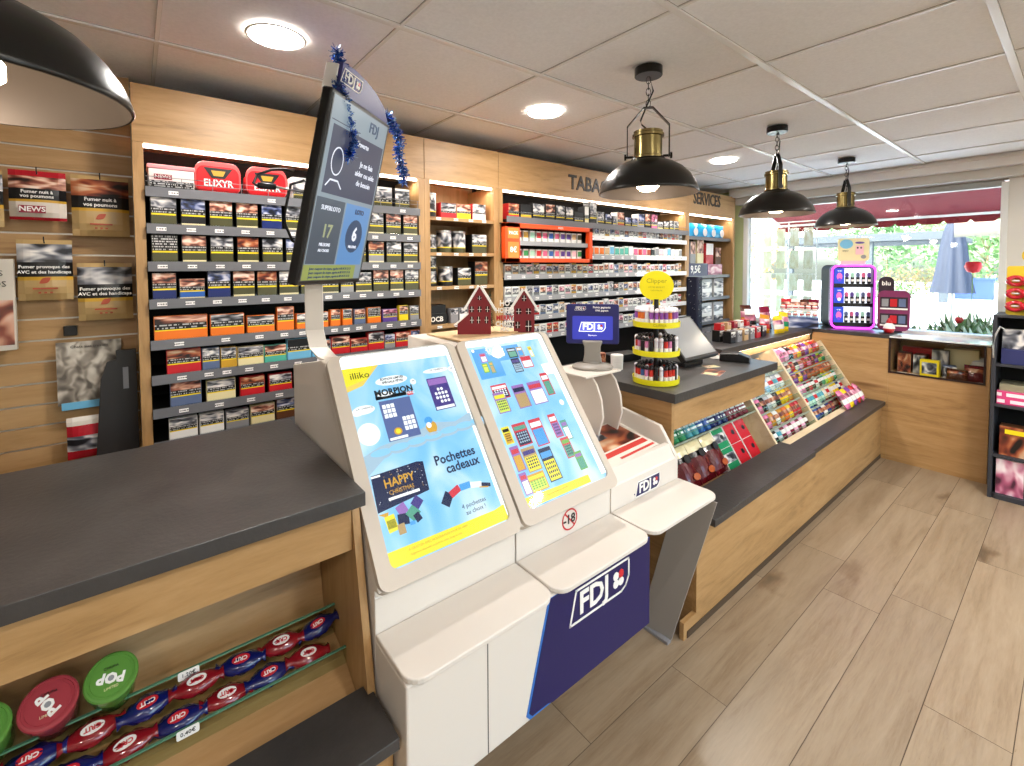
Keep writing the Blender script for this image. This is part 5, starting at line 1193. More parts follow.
for q, (c, dx) in enumerate((('red', -.10), ('white', -.03), ('brown', .045), ('crimson', .11))):
    p = Matrix.Rotation(rad(18), 4, 'Z') @ Vector((dx, .04, 0)); put(pillow(.10, .10, .05, [wr[c], art_skin, wr[c]], ('et', c)), 'sweet_bag', (-1.68+p.x, 4.80+p.y, 1.0305+.1635), (rad(-20), 0, rad(18)), f'{c} sweet bag lying behind the upper wrapped eggs', 'sweet bag', 'sweet bags behind the wrapped eggs')
o = MB().box(-.07, .07, -.05, .05, 0, .012, black).box(-.05, .05, -.035, .035, .012, .0125, brand['yellow']).build('coin_dish', None, (-1.86, 3.25, 1.062), (rad(25), 0, rad(60)), bevel=.003); tag(o, 'black coin dish with yellow mat leaning on the back worktop', 'dish')

# ------------------------------------------------------------------ window side counter
WC = thing('window_counter', 'oak counter under the window with a dark framed glass showcase in its front', 'counter', (-1.2, 4.95, 0))
wb(MB().box(-2.05, -1.0, 4.780, 5.165, 1.0, 1.032, slate), 'worktop', WC, bevel=.002)
wb(MB().box(-1.56, -1.004, 4.782, 4.80, 0, .999, wood_x).box(-1.003, -.418, 4.782, 4.80, 0, .722, wood_x).box(-.440, -.418, 4.782, 4.80, .7225, 1.0, wood_z), 'front_panel', WC)
wb(MB().box(-.437, -.418, 4.801, 5.165, 0, 1.0, wood_z), 'side_panel', WC)
wb(MB().box(-1.035, -1.004, 4.801, 5.165, .0, .999, wood_z), 'partition', WC)
wb(MB().box(-1.0, -.44, 4.801, 5.165, .700, .722, wood_x).box(-1.0, -.44, 5.145, 5.165, .7225, .999, wood_x), 'showcase_lining', WC)
fd = mat('showcase_frame_dark', '#2a1a18', .4)
wb(MB().box(-1.003, -.441, 4.776, 4.788, .722, .735, fd).box(-1.003, -.990, 4.776, 4.788, .735, 1.010, fd).box(-.452, -.441, 4.776, 4.788, .735, 1.010, fd).box(-.990, -.452, 4.776, 4.784, 1.004, 1.010, fd), 'showcase_frame', WC)
wb(MB().box(-.990, -.452, 4.778, 4.782, .735, 1.004, clear), 'front_glass', WC)
wb(MB().box(-.998, -.418, 4.776, 5.165, 1.012, 1.022, mat('glass_top_reflection', '#e9eef0', .12, coat=.5)), 'glass_top', WC)  # bright reflection on the glass top is put into its pale colour
wb(MB().box(-1.05, -.42, 4.790, 4.795, 0, .02, MATS['dark_skirting']), 'skirting', WC)
def bx(nm, la, x, y, z, w, d, h, m, front=None, rz=0, cat='box', top=None):
    o = MB().box(-w/2, w/2, 0, d, 0, h, m, front=front, top=top).build(nm, None, (x, y, z), (0, 0, rz), bevel=.0015); return tag(o, la, cat)
Z = .7223
bx('gift_tin', 'dark brown gift tin at the near end of the glass showcase', -.925, 4.90, Z, .085, .12, .155, brand['brown'], art_rust, .1)
bx('gift_tin', 'second dark tin beside the yellow edged box', -.835, 4.92, Z, .075, .12, .15, brand['brown'], art_grey, .0)
o = bx('framed_box', 'yellow edged box with white and blue print in the showcase', -.760, 4.84, Z, .115, .05, .13, brand['yellow'], None, -.05); MB().poly([(-.045, -.001, .02), (.045, -.001, .02), (.045, -.001, .11), (-.045, -.001, .11)], art_grey).build('print', o)
bx('dark_gift_box', 'black and green box behind the yellow edged box', -.715, 4.96, Z, .10, .10, .20, brand['black'], art_grey)
bx('red_gift_box', 'red box at the back of the glass showcase', -.86, 5.06, Z, .22, .07, .19, brand['red'])
bx('cream_box', 'flat cream box propped high at the back of the showcase', -.60, 5.02, Z, .20, .10, .215, brand['cream'], None, .05)
bx('teal_box', 'low teal and grey box in the middle of the showcase', -.645, 4.88, Z, .08, .12, .09, brand['slateblue'], art_grey, .2)
for i, (x, y, w, h, c, la) in enumerate(((-.60, 4.83, .12, .09, 'brown', 'small brown bag of nuts in front of the cream box'), (-.51, 4.86, .12, .13, 'choc', 'dark brown bag at the far end of the glass showcase'), (-.50, 4.98, .11, .18, 'silver', 'silver striped packet behind the dark brown bag'))):
    put(pillow(w, h, .06, [wr[c], art_rust if c != 'silver' else wr['white'], wr[c], wr[c]], ('vc', c)), 'showcase_bag', (x, y, Z), (rad(-25), 0, 0), la, 'bag')
for i, (x, y) in enumerate(((-.93, 4.83), (-.85, 4.82), (-.47, 4.81))):
    o = MB().box(-.03 if i < 2 else -.012, .03 if i < 2 else .012, 0, .03, 0, .004, brand['white']).build('price_card', None, (x, y, Z+.0002)); tag(o, ['white card lying before the brown gift tin', 'white card lying before the second dark tin', 'tiny white card by the dark brown bag'][i], 'card')

# neon display
ND = thing('neon_vape_display', 'black lit display case with glowing magenta outline and three shelves', 'display case', (-1.31, 4.985, 1.0325), rad(33))
W, H, D = .345, .575, .27
b = MB(); b.prism(rrect(W, H, .05, 6, 0, H/2), 1, .05, D, black_matt)
b.build('body', ND, bevel=0)
neon = em('neon_magenta', '#e83cf0', 3.2); 
pathn = [(x, -.002, z) for x, z in rrect(W-.016, H-.016, .05, 6, 0, H/2)]
MB().tube(pathn, .0075, neon, 8, cyc=True).build('neon_tube', ND, smooth=True)
fb_ = MB(); n = 28; ring(fb_, W, H, .05, W-.05, H-.05, .03, 0, H/2, 0, H/2, -.05, 0, mat('case_rim_violet', '#5a2a70', .4)); fb_.xf(Matrix.Rotation(R90, 4, 'X')); fb_.build('rim', ND)
lit = em('case_white_light', '#f0f2ff', 1.3); vblue = em('case_panel_blue', '#2b49c8', .9); vpink = em('case_panel_pink', '#e86ab8', .9); vwhite = em('case_panel_white', '#eef0ff', 1.0)
bk = MB(); iw, ih = W-.05, H-.05; x0 = -iw/2; bk.poly([(x0+.085, .049, .03), (iw/2, .049, .03), (iw/2, .049, H-.03), (x0+.085, .049, H-.03)], lit); bk.build('lit_back', ND)
cell = (ih)/3
for k in range(3):
    z0 = .025+k*cell
    MB().box(x0, iw/2, .0, .048, z0, z0+.03, black).build('shelf', ND)
    p_ = MB().box(x0+.004, x0+.078, -.002, .03, z0+.032, z0+cell-.006, vblue).build('side_panel', ND)
    MB().prism(disc(x0+.041, z0+.095, .022, .035, 10), 1, -.0035, -.002, vpink).prism(disc(x0+.041, z0+.065, .014, .016, 8), 1, -.005, -.0035, vwhite if k == 1 else em('case_panel_purple', '#6a3ad0', .9)).build('print', p_)
    txt('VUSE' if k else 'VUSE', .014, lit, p_, (x0+.041, -.003, z0+cell-.03))
p33 = Matrix.Rotation(rad(33), 4, 'Z')
for k in range(3):
    z0 = .025+k*cell
    for q in range(5):
        key = ('pod', (q+k) % 4)
        if key not in MC:
            c = ['slateblue', 'pink', 'violet', 'mint'][(q+k) % 4]
            MC[key] = MB().prism(rrect(.026, .065, .009, 3, 0, .0325), 1, -.006, .006, black).prism(disc(0, .078, .014, .022, 12), 1, -.007, .007, brand[c]).box(-.011, .011, -.0075, -.0062, .02, .04, white).data('vape_pod')
        v = p33 @ Vector((x0+.105+q*.042, .022, 0)); put(MC[key], 'vape_pod', (-1.31+v.x, 4.985+v.y, 1.0325+z0+.0302), rad(33), f'vape pod, {ORD[q]} along the {["bottom", "middle", "top"][k]} shelf of the neon case', 'vape pod', 'vape pods in the neon case')
# card standing on the neon case
t = thing('case_top_card', 'cream card with blue oval and pink block standing on the neon case', 'card', (-1.315, 4.99, 1.6085), rad(30))
MB().prism(rrect(.235, .20, .02, 4, 0, .135), 1, 0, .006, brand['cream']).box(-.09, .09, -.002, .03, 0, .035, brand['ltpink']).build('board', t)
MB().prism(disc(-.055, .185, .05, .042, 20), 1, -.002, 0, brand['sky']).build('blue_oval', t); b = MB(); b.box(.015, .075, -.003, 0, .09, .17, brand['ltpink']).prism(disc(.045, .195, .035, .01, 14), 1, -.003, 0, brand['violet']).prism(disc(.03, .15, .007, .009, 8), 1, -.004, -.003, brand['black']).prism(disc(.055, .15, .007, .009, 8), 1, -.004, -.003, brand['black']).prism(disc(.075, .07, .02, .018, 12), 1, -.003, 0, brand['grey']); b.build('pink_block', t)
txt('blanc', .022, brand['black'], t, (-.06, -.0025, .125))
# purple round shouldered display
t = thing('purple_vape_display', 'purple round shouldered display reading blu beside the neon case', 'display stand', (-1.015, 4.96, 1.0325), rad(14))
pm = mat('display_plum', '#7a2c58', .35); pd = mat('display_dark_plum', '#2a1a28', .4)
MB().prism(rrect(.215, .34, .045, 6, 0, .185), 1, .0, .07, pm).box(-.06, .06, .02, .06, 0, .03, pd).build('body', t, bevel=.003)
hdp = MB().prism([(-.105, .33), (.0, .33), (.0, .43)]+[(-.052+.052*cos(a*pi/8), .43+.045*sin(a*pi/8)) for a in range(1, 8)]+[(-.105, .43)], 1, .001, .05, pd).build('head', t, bevel=.002); txt('blu', .05, white, hdp, (-.052, -.0005, .415), bold=.001)
for k, z in enumerate((.20, .06)):
    MB().box(-.09, .09, -.002, 0, z, z+.10, pd).build('window', t)
    for q in range(3): 
        c = ['grey', 'red', 'slateblue'][q]; MB().box(-.08+q*.056, -.035+q*.056, -.004, -.002, z+.02, z+.085, brand[c]).build('pack', t)
    MB().box(-.09, .09, -.0045, -.0005, z-.005, z+.008, brand['white']).build('strip', t)
t = thing('round_ornament', 'red and white round christmas ornament in front of the purple display', 'ornament', (-1.03, 4.90, 1.0325))
MB().lathe([(.002, 0), (.03, .006), (.042, .04), (.034, .07), (.02, .085), (.002, .09)], 20, brand['red'], mats=[brand['red'], brand['red'], brand['white'], brand['white'], brand['red'], brand['red']]).build('body', t, smooth=True)
MB().lathe([(.018, .084), (.022, .094), (.006, .125), (.002, .13)], 14, brand['red']).build('cap', t, smooth=True)

# ------------------------------------------------------------------ black rack by the window
RK = thing('black_rack', 'black open shelf rack standing against the pale pier', 'rack', (-.1, 4.72, 0))
rkm = mat('rack_charcoal', '#33343a', .5); rki = mat('rack_inner_black', '#0e0f12', .7)
wb(MB().box(-.392, -.372, 4.53, 4.77, 0, 1.262, rkm).box(-.392, -.372, 4.771, 4.86, 0, 1.262, rkm), 'side_panel', RK, bevel=.002)
wb(MB().box(.30, .32, 4.53, 4.86, 0, 1.262, rkm), 'side_panel', RK, bevel=.002)
wb(MB().box(-.372, .30, 4.84, 4.86, 0, 1.262, rki), 'back_panel', RK)
for z in (.035, .305, .652, .93, 1.262):
    wb(MB().prism(rrect(.692 if z in (.035, 1.262) else .67, .31, .04, 4, -.036, 4.685, (1, 1, 0, 0)) if z == .035 else [(-.372, 4.535), (.30, 4.535), (.30, 4.84), (-.372, 4.84)], 2, z-.018 if z > .1 else 0, z, rkm), 'shelf', RK, bevel=.002)
bx('plastic_basket', 'navy blue plastic basket on the upper rack shelf', -.20, 4.56, .9305, .30, .2, .10, mat('basket_navy', '#2b3060', .5))
bx('bagged_box', 'white and blue box standing in the navy basket', -.29, 4.60, 1.031, .12, .08, .13, brand['white'], art_grey)
bx('bagged_box', 'dark red box standing at the basket end', -.11, 4.60, 1.031, .10, .08, .14, brand['brown'], art_rust)
bx('pink_game_box', 'pink printed box on the middle rack shelf', -.28, 4.56, .6525, .17, .2, .09, brand['pink'], dashes('pink_box_print', '#f6e8ee', '#d8447c', 2, .42, 7))
bx('cream_game_box', 'cream box stacked on the pink printed box', -.27, 4.58, .743, .17, .2, .045, mat('dull_cream', '#8f8a70', .6))
bx('grey_game_box', 'grey printed box beside the pink box', -.10, 4.56, .6525, .14, .2, .08, brand['grey'], art_grey)
o = bx('brown_game_box', 'brown box with yellow band on the third rack shelf', -.27, 4.56, .3055, .15, .1, .20, brand['brown'], art_rust); MB().box(-.05, .04, -.002, 0, .15, .18, brand['yellow']).build('label', o)
bx('white_game_box', 'white printed box beside the brown box with yellow band', -.10, 4.56, .3055, .14, .1, .19, brand['grey'], art_blue)
bx('toy_magazine', 'red and white magazine pack on the rack floor shelf', -.29, 4.56, .0355, .13, .03, .24, brand['white'], art_pink, .05)
bx('toy_magazine', 'blue and brown magazine pack on the rack floor shelf', -.13, 4.56, .0355, .17, .03, .19, brand['blue'], art_rust, -.05)
o = MB().tube([(-.383, 4.515, .97), (-.385, 4.51, 1.05), (-.375, 4.51, 1.13), (-.355, 4.51, 1.185), (-.335, 4.51, 1.17)], .005, mat('pale_cable', '#b8bab8', .4), 8).build('white_cable', None, smooth=True); tag(o, 'white cable curving down the front edge of the black rack', 'cable')
LP = thing('lip_candy_card', 'yellow card with rows of red lip sweets on the black rack', 'sweet card', (-.22, 4.60, 1.2625))
MB().prism(rrect(.24, .33, .015, 3, 0, .165), 1, 0, .02, mat('lip_card_yellow', '#d9b82a', .45)).build('card', LP)
MB().prism(disc(.0, .40, .055, .055, 20), 1, .0, .008, MATS['lip_card_yellow']).build('round_top', LP); MB().prism(disc(0, .395, .03, .022, 14), 1, -.004, 0, brand['rust']).build('picture', LP)
lipm_ = mat('lip_red_gloss', '#b81c2c', .2, coat=.5)
for r_ in range(3):
    for c_ in range(3):
        b = MB(); pts = [(.036*cos(a*pi/9), -.008-.012*cos(a*2*pi/9), .026*sin(a*pi/9)) for a in range(18)]; b.tube(pts, .013, lipm_, 8, cyc=True); b.box(-.018, .018, -.012, -.004, -.004, .006, brand['white'])
        o = b.build('lip_sweet', None, (-.22-.075+c_*.075, 4.578, 1.2625+.06+r_*.085), smooth=True); tag(o, f'red lips sweet, {ORD[c_]} in the {["bottom", "middle", "top"][r_]} row of the yellow card', 'lip sweet', 'red lip sweets on the yellow card')
txt('BISOUS', .026, brand['red'], LP, (0, -.001, .305))

# ------------------------------------------------------------------ pendants
lampk = mat('lamp_black_satin', '#171614', .3, .3); lampi = mat('lamp_inside_bronze', '#5a5048', .38, .6); brass = mat('antique_brass', '#8a7c52', .25, 1.0)
bulbm = mat('warm_bulb_glow', '#fff2dc', .4, emit='#ffe8c4', es=18)
def pendant(x, y, rot, label, dz=0):
    t = thing('pendant_lamp', label, 'pendant lamp', (x, y, CEIL-.0005), rot, 'black dome pendant lamps'); z0 = 1.905-CEIL+dz
    prof = [(.200, 0), (.2025, .003), (.2, .012), (.190, .040), (.170, .072), (.140, .102), (.105, .124), (.072, .136)]
    inn = [(r-.004, z-.002) for r, z in prof][::-1]; inn[-1] = (.197, 0)
    MB().lathe([(r, z+z0) for r, z in prof]+[(r, z+z0) for r, z in inn], 56, lampk, capb=False, capt=False, mats=[lampk]*8+[lampi]*7).build('shade', t, smooth=True, auto=60)
    MB().lathe([(.074, z0+.132), (.070, z0+.142), (.060, z0+.145), (.060, z0+.152), (.057, z0+.156), (.057, z0+.232), (.0645, z0+.234), (.0645, z0+.244), (.060, z0+.248), (.060, z0+.256), (.020, z0+.262)], 36, brass, mats=[lampk]*2+[brass]*8, capb=False).build('brass_collar', t, smooth=True, auto=35)
    b = MB(); 
    for s in (-1, 1):
        b.tube([(s*.060, 0, z0+.155), (s*.092, 0, z0+.155)], .005, lampk, 8).tube([(s*.088, 0, z0+.155), (s*.096, 0, z0+.155)], .013, lampk, 10)
        pp = [(s*.084, z0+.150), (s*.084, z0+.280), (s*.018, z0+.355)]
        for i in range(2):
            a, c = Vector((pp[i][0], 0, pp[i][1])), Vector((pp[i+1][0], 0, pp[i+1][1])); d = (c-a).normalized(); q = Vector((-d.z, 0, d.x))*.002; w = Vector((0, .011, 0))
            vs = [a-q-w, a+q-w, a+q+w, a-q+w, c-q-w, c+q-w, c+q+w, c-q+w]; b.mesh([tuple(v) for v in vs], [[0,1,5,4],[1,2,6,5],[2,3,7,6],[3,0,4,7],[4,5,6,7],[3,2,1,0]], lampk)
    b.box(-.02, .02, -.011, .011, z0+.353, z0+.357, lampk).build('yoke', t)
    b = MB(); z = z0+.36; k = 0
    while z < -.045:
        pts = [(.009*cos(a*pi/6)*(k % 2 == 0), .009*cos(a*pi/6)*(k % 2), z+.012+.016*sin(a*pi/6)) for a in range(12)]; b.tube(pts, .0018, lampk, 5, cyc=True); z += .024; k += 1
    b.build('chain', t)
    MB().tube([(.004, .006, -.03), (.02, .01, -.09), (-.01, .012, -.16), (-.03, .012, -.21), (-.025, .01, z0+.29), (.0, 0, z0+.262)], .0035, lampk, 7).build('cable', t, smooth=True)
    MB().lathe([(.054, -.034), (.056, -.032), (.056, 0)], 32, lampk).build('ceiling_rose', t, smooth=True, auto=40)
    bl = [(.002, z0+.010), (.030, z0+.013), (.045, z0+.028), (.045, z0+.050), (.022, z0+.085), (.014, z0+.14)]
    MB().lathe(bl, 24, bulbm).build('bulb', t, smooth=True)
    L = bpy.data.lights.new('bulb_light', 'POINT'); L.energy = 2.2; L.color = (1, .9, .78); L.shadow_soft_size = .035
    o = bpy.data.objects.new('bulb_light', L); COL.objects.link(o); o.parent = t; o.location = (0, 0, z0-.02)
pendant(-1.165, 1.675, rad(38), 'black dome pendant lamp with full brass collar, hanging over the kiosk bays')
pendant(-1.175, 2.975, rad(-55), 'black dome pendant lamp hanging over the till worktop')
pendant(-1.185, 4.275, rad(-60), 'black dome pendant lamp hanging by the shop window')
pendant(-1.075, -.195, rad(20), 'large looking black dome pendant lamp cut off by the picture corner', -.035)

# ------------------------------------------------------------------ ceiling downlights
dlm = mat('downlight_diffuser', '#ffffff', .5, emit='#fff4e6', es=22)
def downlight(x, y, label, group='round ceiling downlights', e=11):
    t = thing('ceiling_downlight', label, 'ceiling light', (x, y, CEIL-.0022), 0, group)
    MB().lathe([(.090, -.004), (.097, -.003), (.099, .0), (.093, .0018), (.090, .0018)], 40, white, capb=False, capt=False).build('trim_ring', t, smooth=True)
    MB().lathe([(.06, -.011), (.090, -.0035), (.090, .0)], 36, dlm).build('diffuser', t)
    L = bpy.data.lights.new('downlight_lamp', 'AREA'); L.shape = 'DISK'; L.size = .15; L.energy = e; L.color = (1, .95, .89)
    o = bpy.data.objects.new('downlight_lamp', L); COL.objects.link(o); o.parent = t; o.location = (0, 0, -.012)
downlight(-1.83, .41, 'round bright downlight in the ceiling above the tall portrait screen')
downlight(-1.83, 1.71, 'round downlight in the ceiling above the letters of the wide cabinet')
downlight(-1.80, 3.58, 'small looking round downlight in the ceiling between lamp and services cabinet')
for x, y in ((.75, -.9), (.75, 1.0), (.75, 2.9), (.11, 3.6), (2.0, 0), (2.0, 2.0), (2.0, 4.0)):  # unseen downlights added as general fill light
    downlight(x, y, 'added fill downlight in the ceiling behind or beside the viewer', 'added fill downlights over the shop floor', 15)

# ------------------------------------------------------------------ outside the window
gm = NT('sunlit_paving', .8); tc = gm.n('ShaderNodeTexCoord'); br = gm.n('ShaderNodeTexBrick', i_Scale=1.2); br.inputs['Color1'].default_value = (*S('#eeece8'), 1); br.inputs['Color2'].default_value = (*S('#e6e4e0'), 1); br.inputs['Mortar'].default_value = (*S('#a8a49c'), 1); br.inputs['Mortar Size'].default_value = .01
gm.l(tc.outputs['Object'], br.inputs['Vector']); gm.l(br.outputs['Color'], gm.b.inputs['Base Color'])
o = MB().box(-30, 30, 5.33, 60, -.12, -.05, gm.m).build('ground'); struct(o)
aw = thing('red_awning', 'dark red fabric awning stretched out over the window outside', 'awning', (-.5, 5.4, 2.3))
am_ = mat('awning_red_cloth', '#74141f', .8)
b = MB(); N = 10
for i in range(N):
    xa, xb = -2.55+i*.42, -2.55+(i+1)*.42
    b.prism([(5.36, 2.50), (6.55, 2.12), (6.55, 2.128), (5.36, 2.508)], 0, xa, xb, am_)
wb(b, 'cloth', aw); 
b = MB()
for i in range(21):
    x = -2.55+i*.2; b.prism([(x, 2.128), (x, 2.06), (x+.03, 2.03), (x+.17, 2.03), (x+.2, 2.06), (x+.2, 2.128)], 1, 6.55, 6.556, am_)
wb(b, 'valance', aw)
wb(MB().tube([(-2.55, 6.55, 2.12), (1.65, 6.55, 2.12)], .02, white, 8).tube([(-2.5, 5.36, 2.45), (-2.5, 6.5, 2.10)], .014, white, 8), 'bar', aw)
# folded parasol
pr_ = thing('folded_parasol', 'folded grey blue parasol standing outside the shop window', 'parasol', (-1.13, 8.5, -.05))
b = MB(); n = 32; vs = []; prf = [(0, 2.34), (.055, 2.28), (.085, 2.12), (.12, 1.9), (.15, 1.6), (.175, 1.42), (.20, 1.28)]
for r_, z in prf:
    for k in range(n):
        a = 2*pi*k/n; q = r_*(1+.16*cos(8*a)*(1 if z < 2.2 else .3)); vs.append((q*cos(a), q*sin(a), z))
fs = [[i*n+k, i*n+(k+1) % n, (i+1)*n+(k+1) % n, (i+1)*n+k][::-1] for i in range(len(prf)-1) for k in range(n)]
b.mesh(vs, fs, mat('parasol_slate_cloth', '#2f3648', .8)); b.build('canopy', pr_, smooth=True)
MB().lathe([(.028, 0), (.028, 1.5)], 12, steel).build('pole', pr_); MB().lathe([(.30, 0), (.30, .06), (.06, .09)], 24, brand['grey']).build('base', pr_)
MB().lathe([(.06, 2.30), (.085, 2.22), (.06, 2.35), (.01, 2.38)], 16, MATS['parasol_slate_cloth']).build('cap', pr_, smooth=True)
# pergola
pg = thing('grey_pergola', 'long dark grey slatted pergola roof across the square', 'pergola', (-6.3, 30, -.05))
pgm = mat('pergola_grey', '#2e3844', .6); b = MB()
for k in range(12): b.box(-4.2, 2.6, -2.4+k*.5, -2.25+k*.5, 2.75, 3.0, pgm)
b.box(-4.3, 2.7, -2.6, -2.45, 2.8, 3.15, pgm).build('roof_slats', pg)
for x in (-4.0, -1.2, -.5, 2.2): MB().box(x, x+.28, -2.4, -2.12, 0, 2.75, pgm).build('post', pg)
def leafy(nm, la, cat, x, y, z0, rx, rz, n, cols, sz=.09, seed=0, trunk=None, grp=None):
    r = random.Random(seed); ms = [mat('leaf_'+c[1:], c, .8) for c in cols]; b = MB()
    for k in range(n):
        u = Vector((r.gauss(0, 1), r.gauss(0, 1), r.gauss(0, 1))).normalized()*(r.random()**.4); p = Vector((u.x*rx, u.y*rx*.7, u.z*rz+rz)); d = Vector((r.gauss(0, 1), r.gauss(0, 1), r.gauss(0, 1))).normalized(); e = d.cross(Vector((r.random(), r.random(), 1))).normalized(); s = sz*r.uniform(.6, 1.3)
        b.poly([tuple(p), tuple(p+d*s*.5+e*s*.35), tuple(p+d*s), tuple(p+d*s*.5-e*s*.35)], r.choice(ms))
    if trunk:
        t = thing(nm, la, cat, (x, y, z0), 0, grp); b.xf(Matrix.Translation((0, 0, trunk))); b.build('crown', t)
        tm_ = MB().tube([(0, 0, 0), (.03, 0, trunk*.5), (0, .02, trunk+.4*rz), (0, 0, trunk+1.2*rz)], [.09, .07, .05, .02], mat('bark_tan', '#9a866c', .9), 8)
        for q in range(7):
            a = q*.9; tm_.tube([(0, 0, trunk+q*.12*rz), (cos(a)*rx*.4, sin(a)*rx*.3, trunk+rz*(.5+q*.12)), (cos(a)*rx*.75, sin(a)*rx*.5, trunk+rz*(.8+q*.13))], [.035, .02, .008], MATS['bark_tan'], 6)
        tm_.build('trunk', t, smooth=True); return t
    o = b.build(nm, None, (x, y, z0)); return tag(o, la, cat, grp)
gr = 'green trees across the square'
leafy('green_tree', 'pale green tree behind the blue planter across the square', 'tree', -3.6, 38, -.05, 3.6, 2.8, 3000, ['#5f8a52', '#87a878', '#4c7448', '#a9c49a'], .34, 1, .6, gr)
leafy('green_tree', 'green tree behind the pergola across the square', 'tree', -9.5, 44, -.05, 4.5, 3.0, 2600, ['#6f9268', '#8fae86', '#547a50'], .4, 2, .8, gr)
leafy('bare_tree', 'bare winter tree with few pale leaves behind the pergola', 'tree', -21, 44, -.05, 5, 3.4, 900, ['#b0a890', '#c8c0a8'], .3, 5, 1.2)
leafy('autumn_tree', 'young autumn tree with orange leaves outside the near window corner', 'tree', -5.1, 11.4, -.05, 1.0, 1.0, 520, ['#d8a860', '#e0bc80', '#c88848', '#d8cc98'], .10, 3, 1.1)
leafy('round_bush', 'clipped green bush beneath the pergola', 'bush', -6.2, 26.5, -.05, 1.6, .5, 1800, ['#4c7040', '#6f9060', '#3c5c34'], .12, 4)
leafy('round_bush', 'tawny bush beside the clipped green bush', 'bush', -5.6, 34, -.05, 2.2, .8, 1500, ['#a89068', '#c0a880', '#8c9868'], .14, 6)
t = thing('tree_stake_frame', 'pale timber stake frame around the young autumn tree', 'stake frame', (-5.1, 10.9, -.05)); sm_ = mat('pale_timber', '#cbb89a', .8)
for x in (-.55, .35): MB().tube([(x-.12, 0, 0), (x+.1, 0, 1.45)], .045, sm_, 8).build('stake', t)
MB().tube([(-.6, 0, 1.2), (.55, 0, 1.2)], .04, sm_, 8).build('rail', t)
o = MB().box(-.45, .45, -.3, .3, 0, .62, mat('planter_blue', '#24407a', .6)).box(-.5, .5, -.35, .35, .62, .68, MATS['planter_blue']).build('blue_planter', None, (-.75, 9.5, .55), bevel=.01); o.location = (-3.45, 31.5, -.05); o.scale = (1.6, 1, 1.5); tag(o, 'square blue planter across the square beside the parasol', 'planter')
MB().box(-.4, .4, -.2, .2, -.4, 0, brand['grey']).build('foot', o)
o = MB().box(-.3, .3, -.05, .05, 0, 1.9, mat('faded_blue_door', '#8fa8c8', .6)).build('blue_notice_board', None, (-5.9, 13.2, -.05), bevel=.01); tag(o, 'faded blue board standing behind the timber stake frame', 'board')
# banner with mirrored word
t = thing('hanging_banner', 'grey beige banner with mirrored lettering hanging outside', 'banner', (-.66, 6.75, 1.97)); bmn = mat('banner_greige', '#a9a498', .8)
MB().box(-.235, .30, 0, .006, -.075, .09, bmn).tube([(-.2, .003, .09), (-.2, .003, .19)], .003, steel, 6).tube([(.25, .003, .09), (.25, .003, .19)], .003, steel, 6).build('cloth', t)
l_ = txt('magasin', .085, mat('banner_ink', '#c8bca8', .7), t, (0.02, -.002, .0), bold=.001); l_.scale = (-1, 1, 1)
# window reflection built as a wire card rack outside the near corner
t = thing('reflected_card_rack', 'tall pale wire card rack shaped after a reflection in the window pane', 'card rack', (-2.13, 5.75, -.05)); b = MB()
for x in (-.28, 0, .28): b.tube([(x, 0, 0), (x, 0, 2.15)], .006, white, 6)
for k in range(7): b.tube([(-.28, 0, .4+k*.29), (.28, 0, .4+k*.29)], .004, white, 6).tube([(-.28, -.05, .4+k*.29), (.28, -.05, .4+k*.29)], .004, white, 6)
b.build('wires', t); pc = mat('pale_card', '#d8d4c4', .6)
for k in range(4):
    for q in range(4):
        c = MB().box(-.045, .045, -.002, .002, 0, .20, pc, front=art('card_print_pale', [(.35, '#d8ceb8'), (.5, '#e8e2d2'), (.65, '#f4f2ec')])).build('card', t, (-.21+q*.14, -.03, 1.12+k*.25-.0))
# flowers in front of the window
t = thing('flower_trough', 'pale trough of green and white plants with a red poppy head outside', 'flower trough', (-.85, 5.75, .60)); MB().box(-.6, .5, -.12, .12, 0, .28, brand['white']).box(-.5, -.4, -.1, .1, -.65, 0, brand['white']).box(.3, .4, -.1, .1, -.65, 0, brand['white']).build('trough', t, bevel=.01)
r = random.Random(9); b = MB(); lg = [mat('leaf_soft_green', '#7f9a62', .7), mat('leaf_silver', '#c8d0b8', .7), mat('leaf_deep', '#4f6c40', .7)]
for k in range(420):
    a = r.uniform(0, 2*pi); x = r.uniform(-.55, .48); y_ = r.uniform(-.1, .1); p = Vector((x, y_, .26)); d = Vector((cos(a)*.6, sin(a)*.6, r.uniform(.5, 1.4))).normalized(); L_ = r.uniform(.10, .26)+.15*(x > .05); s = Vector((-sin(a), cos(a), 0))*.02; q = p+d*L_
    b.poly([tuple(p), tuple(p+d*L_*.5+s), tuple(q+Vector((0, 0, -.03))), tuple(p+d*L_*.5-s)], r.choice(lg))
b.build('leaves', t)
rf = mat('poppy_red', '#d8202c', .5)
for x, z, s in ((.21, .975, .075), (.13, .50, .04), (-.02, .33, .03), (.30, .40, .03), (.16, .30, .035)):
    MB().tube([(x, 0, .2), (x+.01, 0, z)], .004, lg[0], 6).build('stem', t)
    MB().lathe([(.002, -.6*s), (.5*s, -.5*s), (.8*s, .1*s), (.65*s, .7*s), (.002, .75*s)], 14, rf).build('flower', t, (x+.01, 0, z), smooth=True)

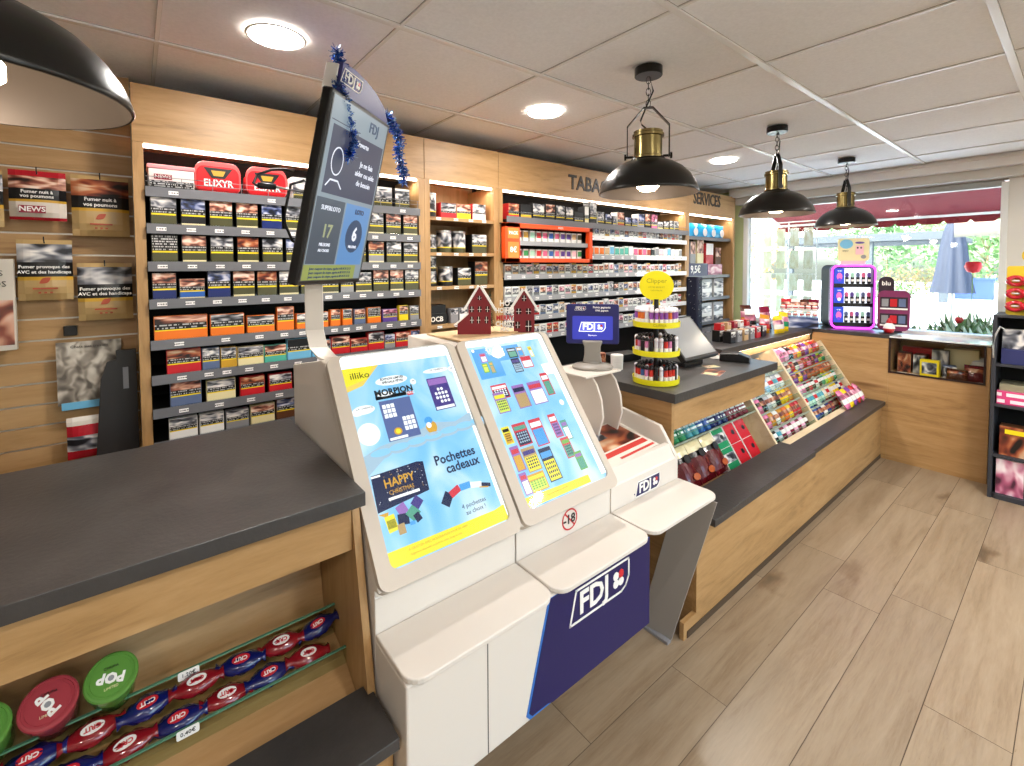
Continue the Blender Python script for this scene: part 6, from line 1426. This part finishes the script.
# ------------------------------------------------------------------ world, sun, camera
w = bpy.data.worlds.new('sky'); SC.world = w; w.use_nodes = True; nt = w.node_tree
skn = nt.nodes.new('ShaderNodeTexSky'); skn.sky_type = 'NISHITA'; skn.sun_disc = False; skn.sun_elevation = rad(38); skn.sun_rotation = rad(200); skn.air_density = 1.0; skn.dust_density = 4.0
bgn = nt.nodes['Background']; bgn.inputs['Strength'].default_value = WORLD_K
nt.links.new(skn.outputs[0], bgn.inputs['Color'])
sl = bpy.data.lights.new('sun', 'SUN'); sl.energy = 3.5; sl.angle = rad(3); sl.color = (1, .95, .88); so = bpy.data.objects.new('sun', sl); COL.objects.link(so); so.rotation_euler = (rad(48), 0, rad(-35)); so.location = (0, 8, 8)

yaw, pit, rol, F, CY = -0.890867, -0.0390602, -0.00465762, 464.5508, 285.355
fw = Vector((sin(yaw)*cos(pit), cos(yaw)*cos(pit), sin(pit))); rt = Vector((cos(yaw), -sin(yaw), 0)); up = rt.cross(fw)
r2 = rt*cos(rol)+up*sin(rol); u2 = rt*-sin(rol)+up*cos(rol)
cam = bpy.data.cameras.new('camera'); co = bpy.data.objects.new('camera', cam); COL.objects.link(co)
co.matrix_world = Matrix(((r2.x, u2.x, -fw.x, 0), (r2.y, u2.y, -fw.y, 0), (r2.z, u2.z, -fw.z, 1.6), (0, 0, 0, 1)))
cam.sensor_fit = 'HORIZONTAL'; cam.sensor_width = 36; cam.lens = F*36/1024; cam.shift_y = -(383-CY)/1024; cam.clip_start = .02; cam.clip_end = 200
SC.camera = co
vs_ = SC.view_settings; vs_.view_transform = 'Standard'; vs_.look = 'None'; vs_.gamma = 1; vs_.use_curve_mapping = False; vs_.exposure = EXPO
SC.cycles.max_bounces = 8; SC.cycles.diffuse_bounces = 4; SC.cycles.transparent_max_bounces = 16; SC.cycles.caustics_reflective = False; SC.cycles.caustics_refractive = False; SC.cycles.sample_clamp_indirect = 6
dg = bpy.context.evaluated_depsgraph_get()
for o in [o for o in bpy.data.objects if o.type == 'FONT']:
    me = bpy.data.meshes.new_from_object(o.evaluated_get(dg)); q = bpy.data.objects.new('lettering', me); COL.objects.link(q)
    q.parent = o.parent; q.location = o.location; q.rotation_euler = o.rotation_euler; q.scale = o.scale
    c_ = o.data; bpy.data.objects.remove(o); 
    if c_.users == 0: bpy.data.curves.remove(c_)
for o in bpy.data.objects:   # phrases stay inside the length the scene's notes use
    if 'label' in o.keys(): o['label'] = ' '.join(o['label'].split())
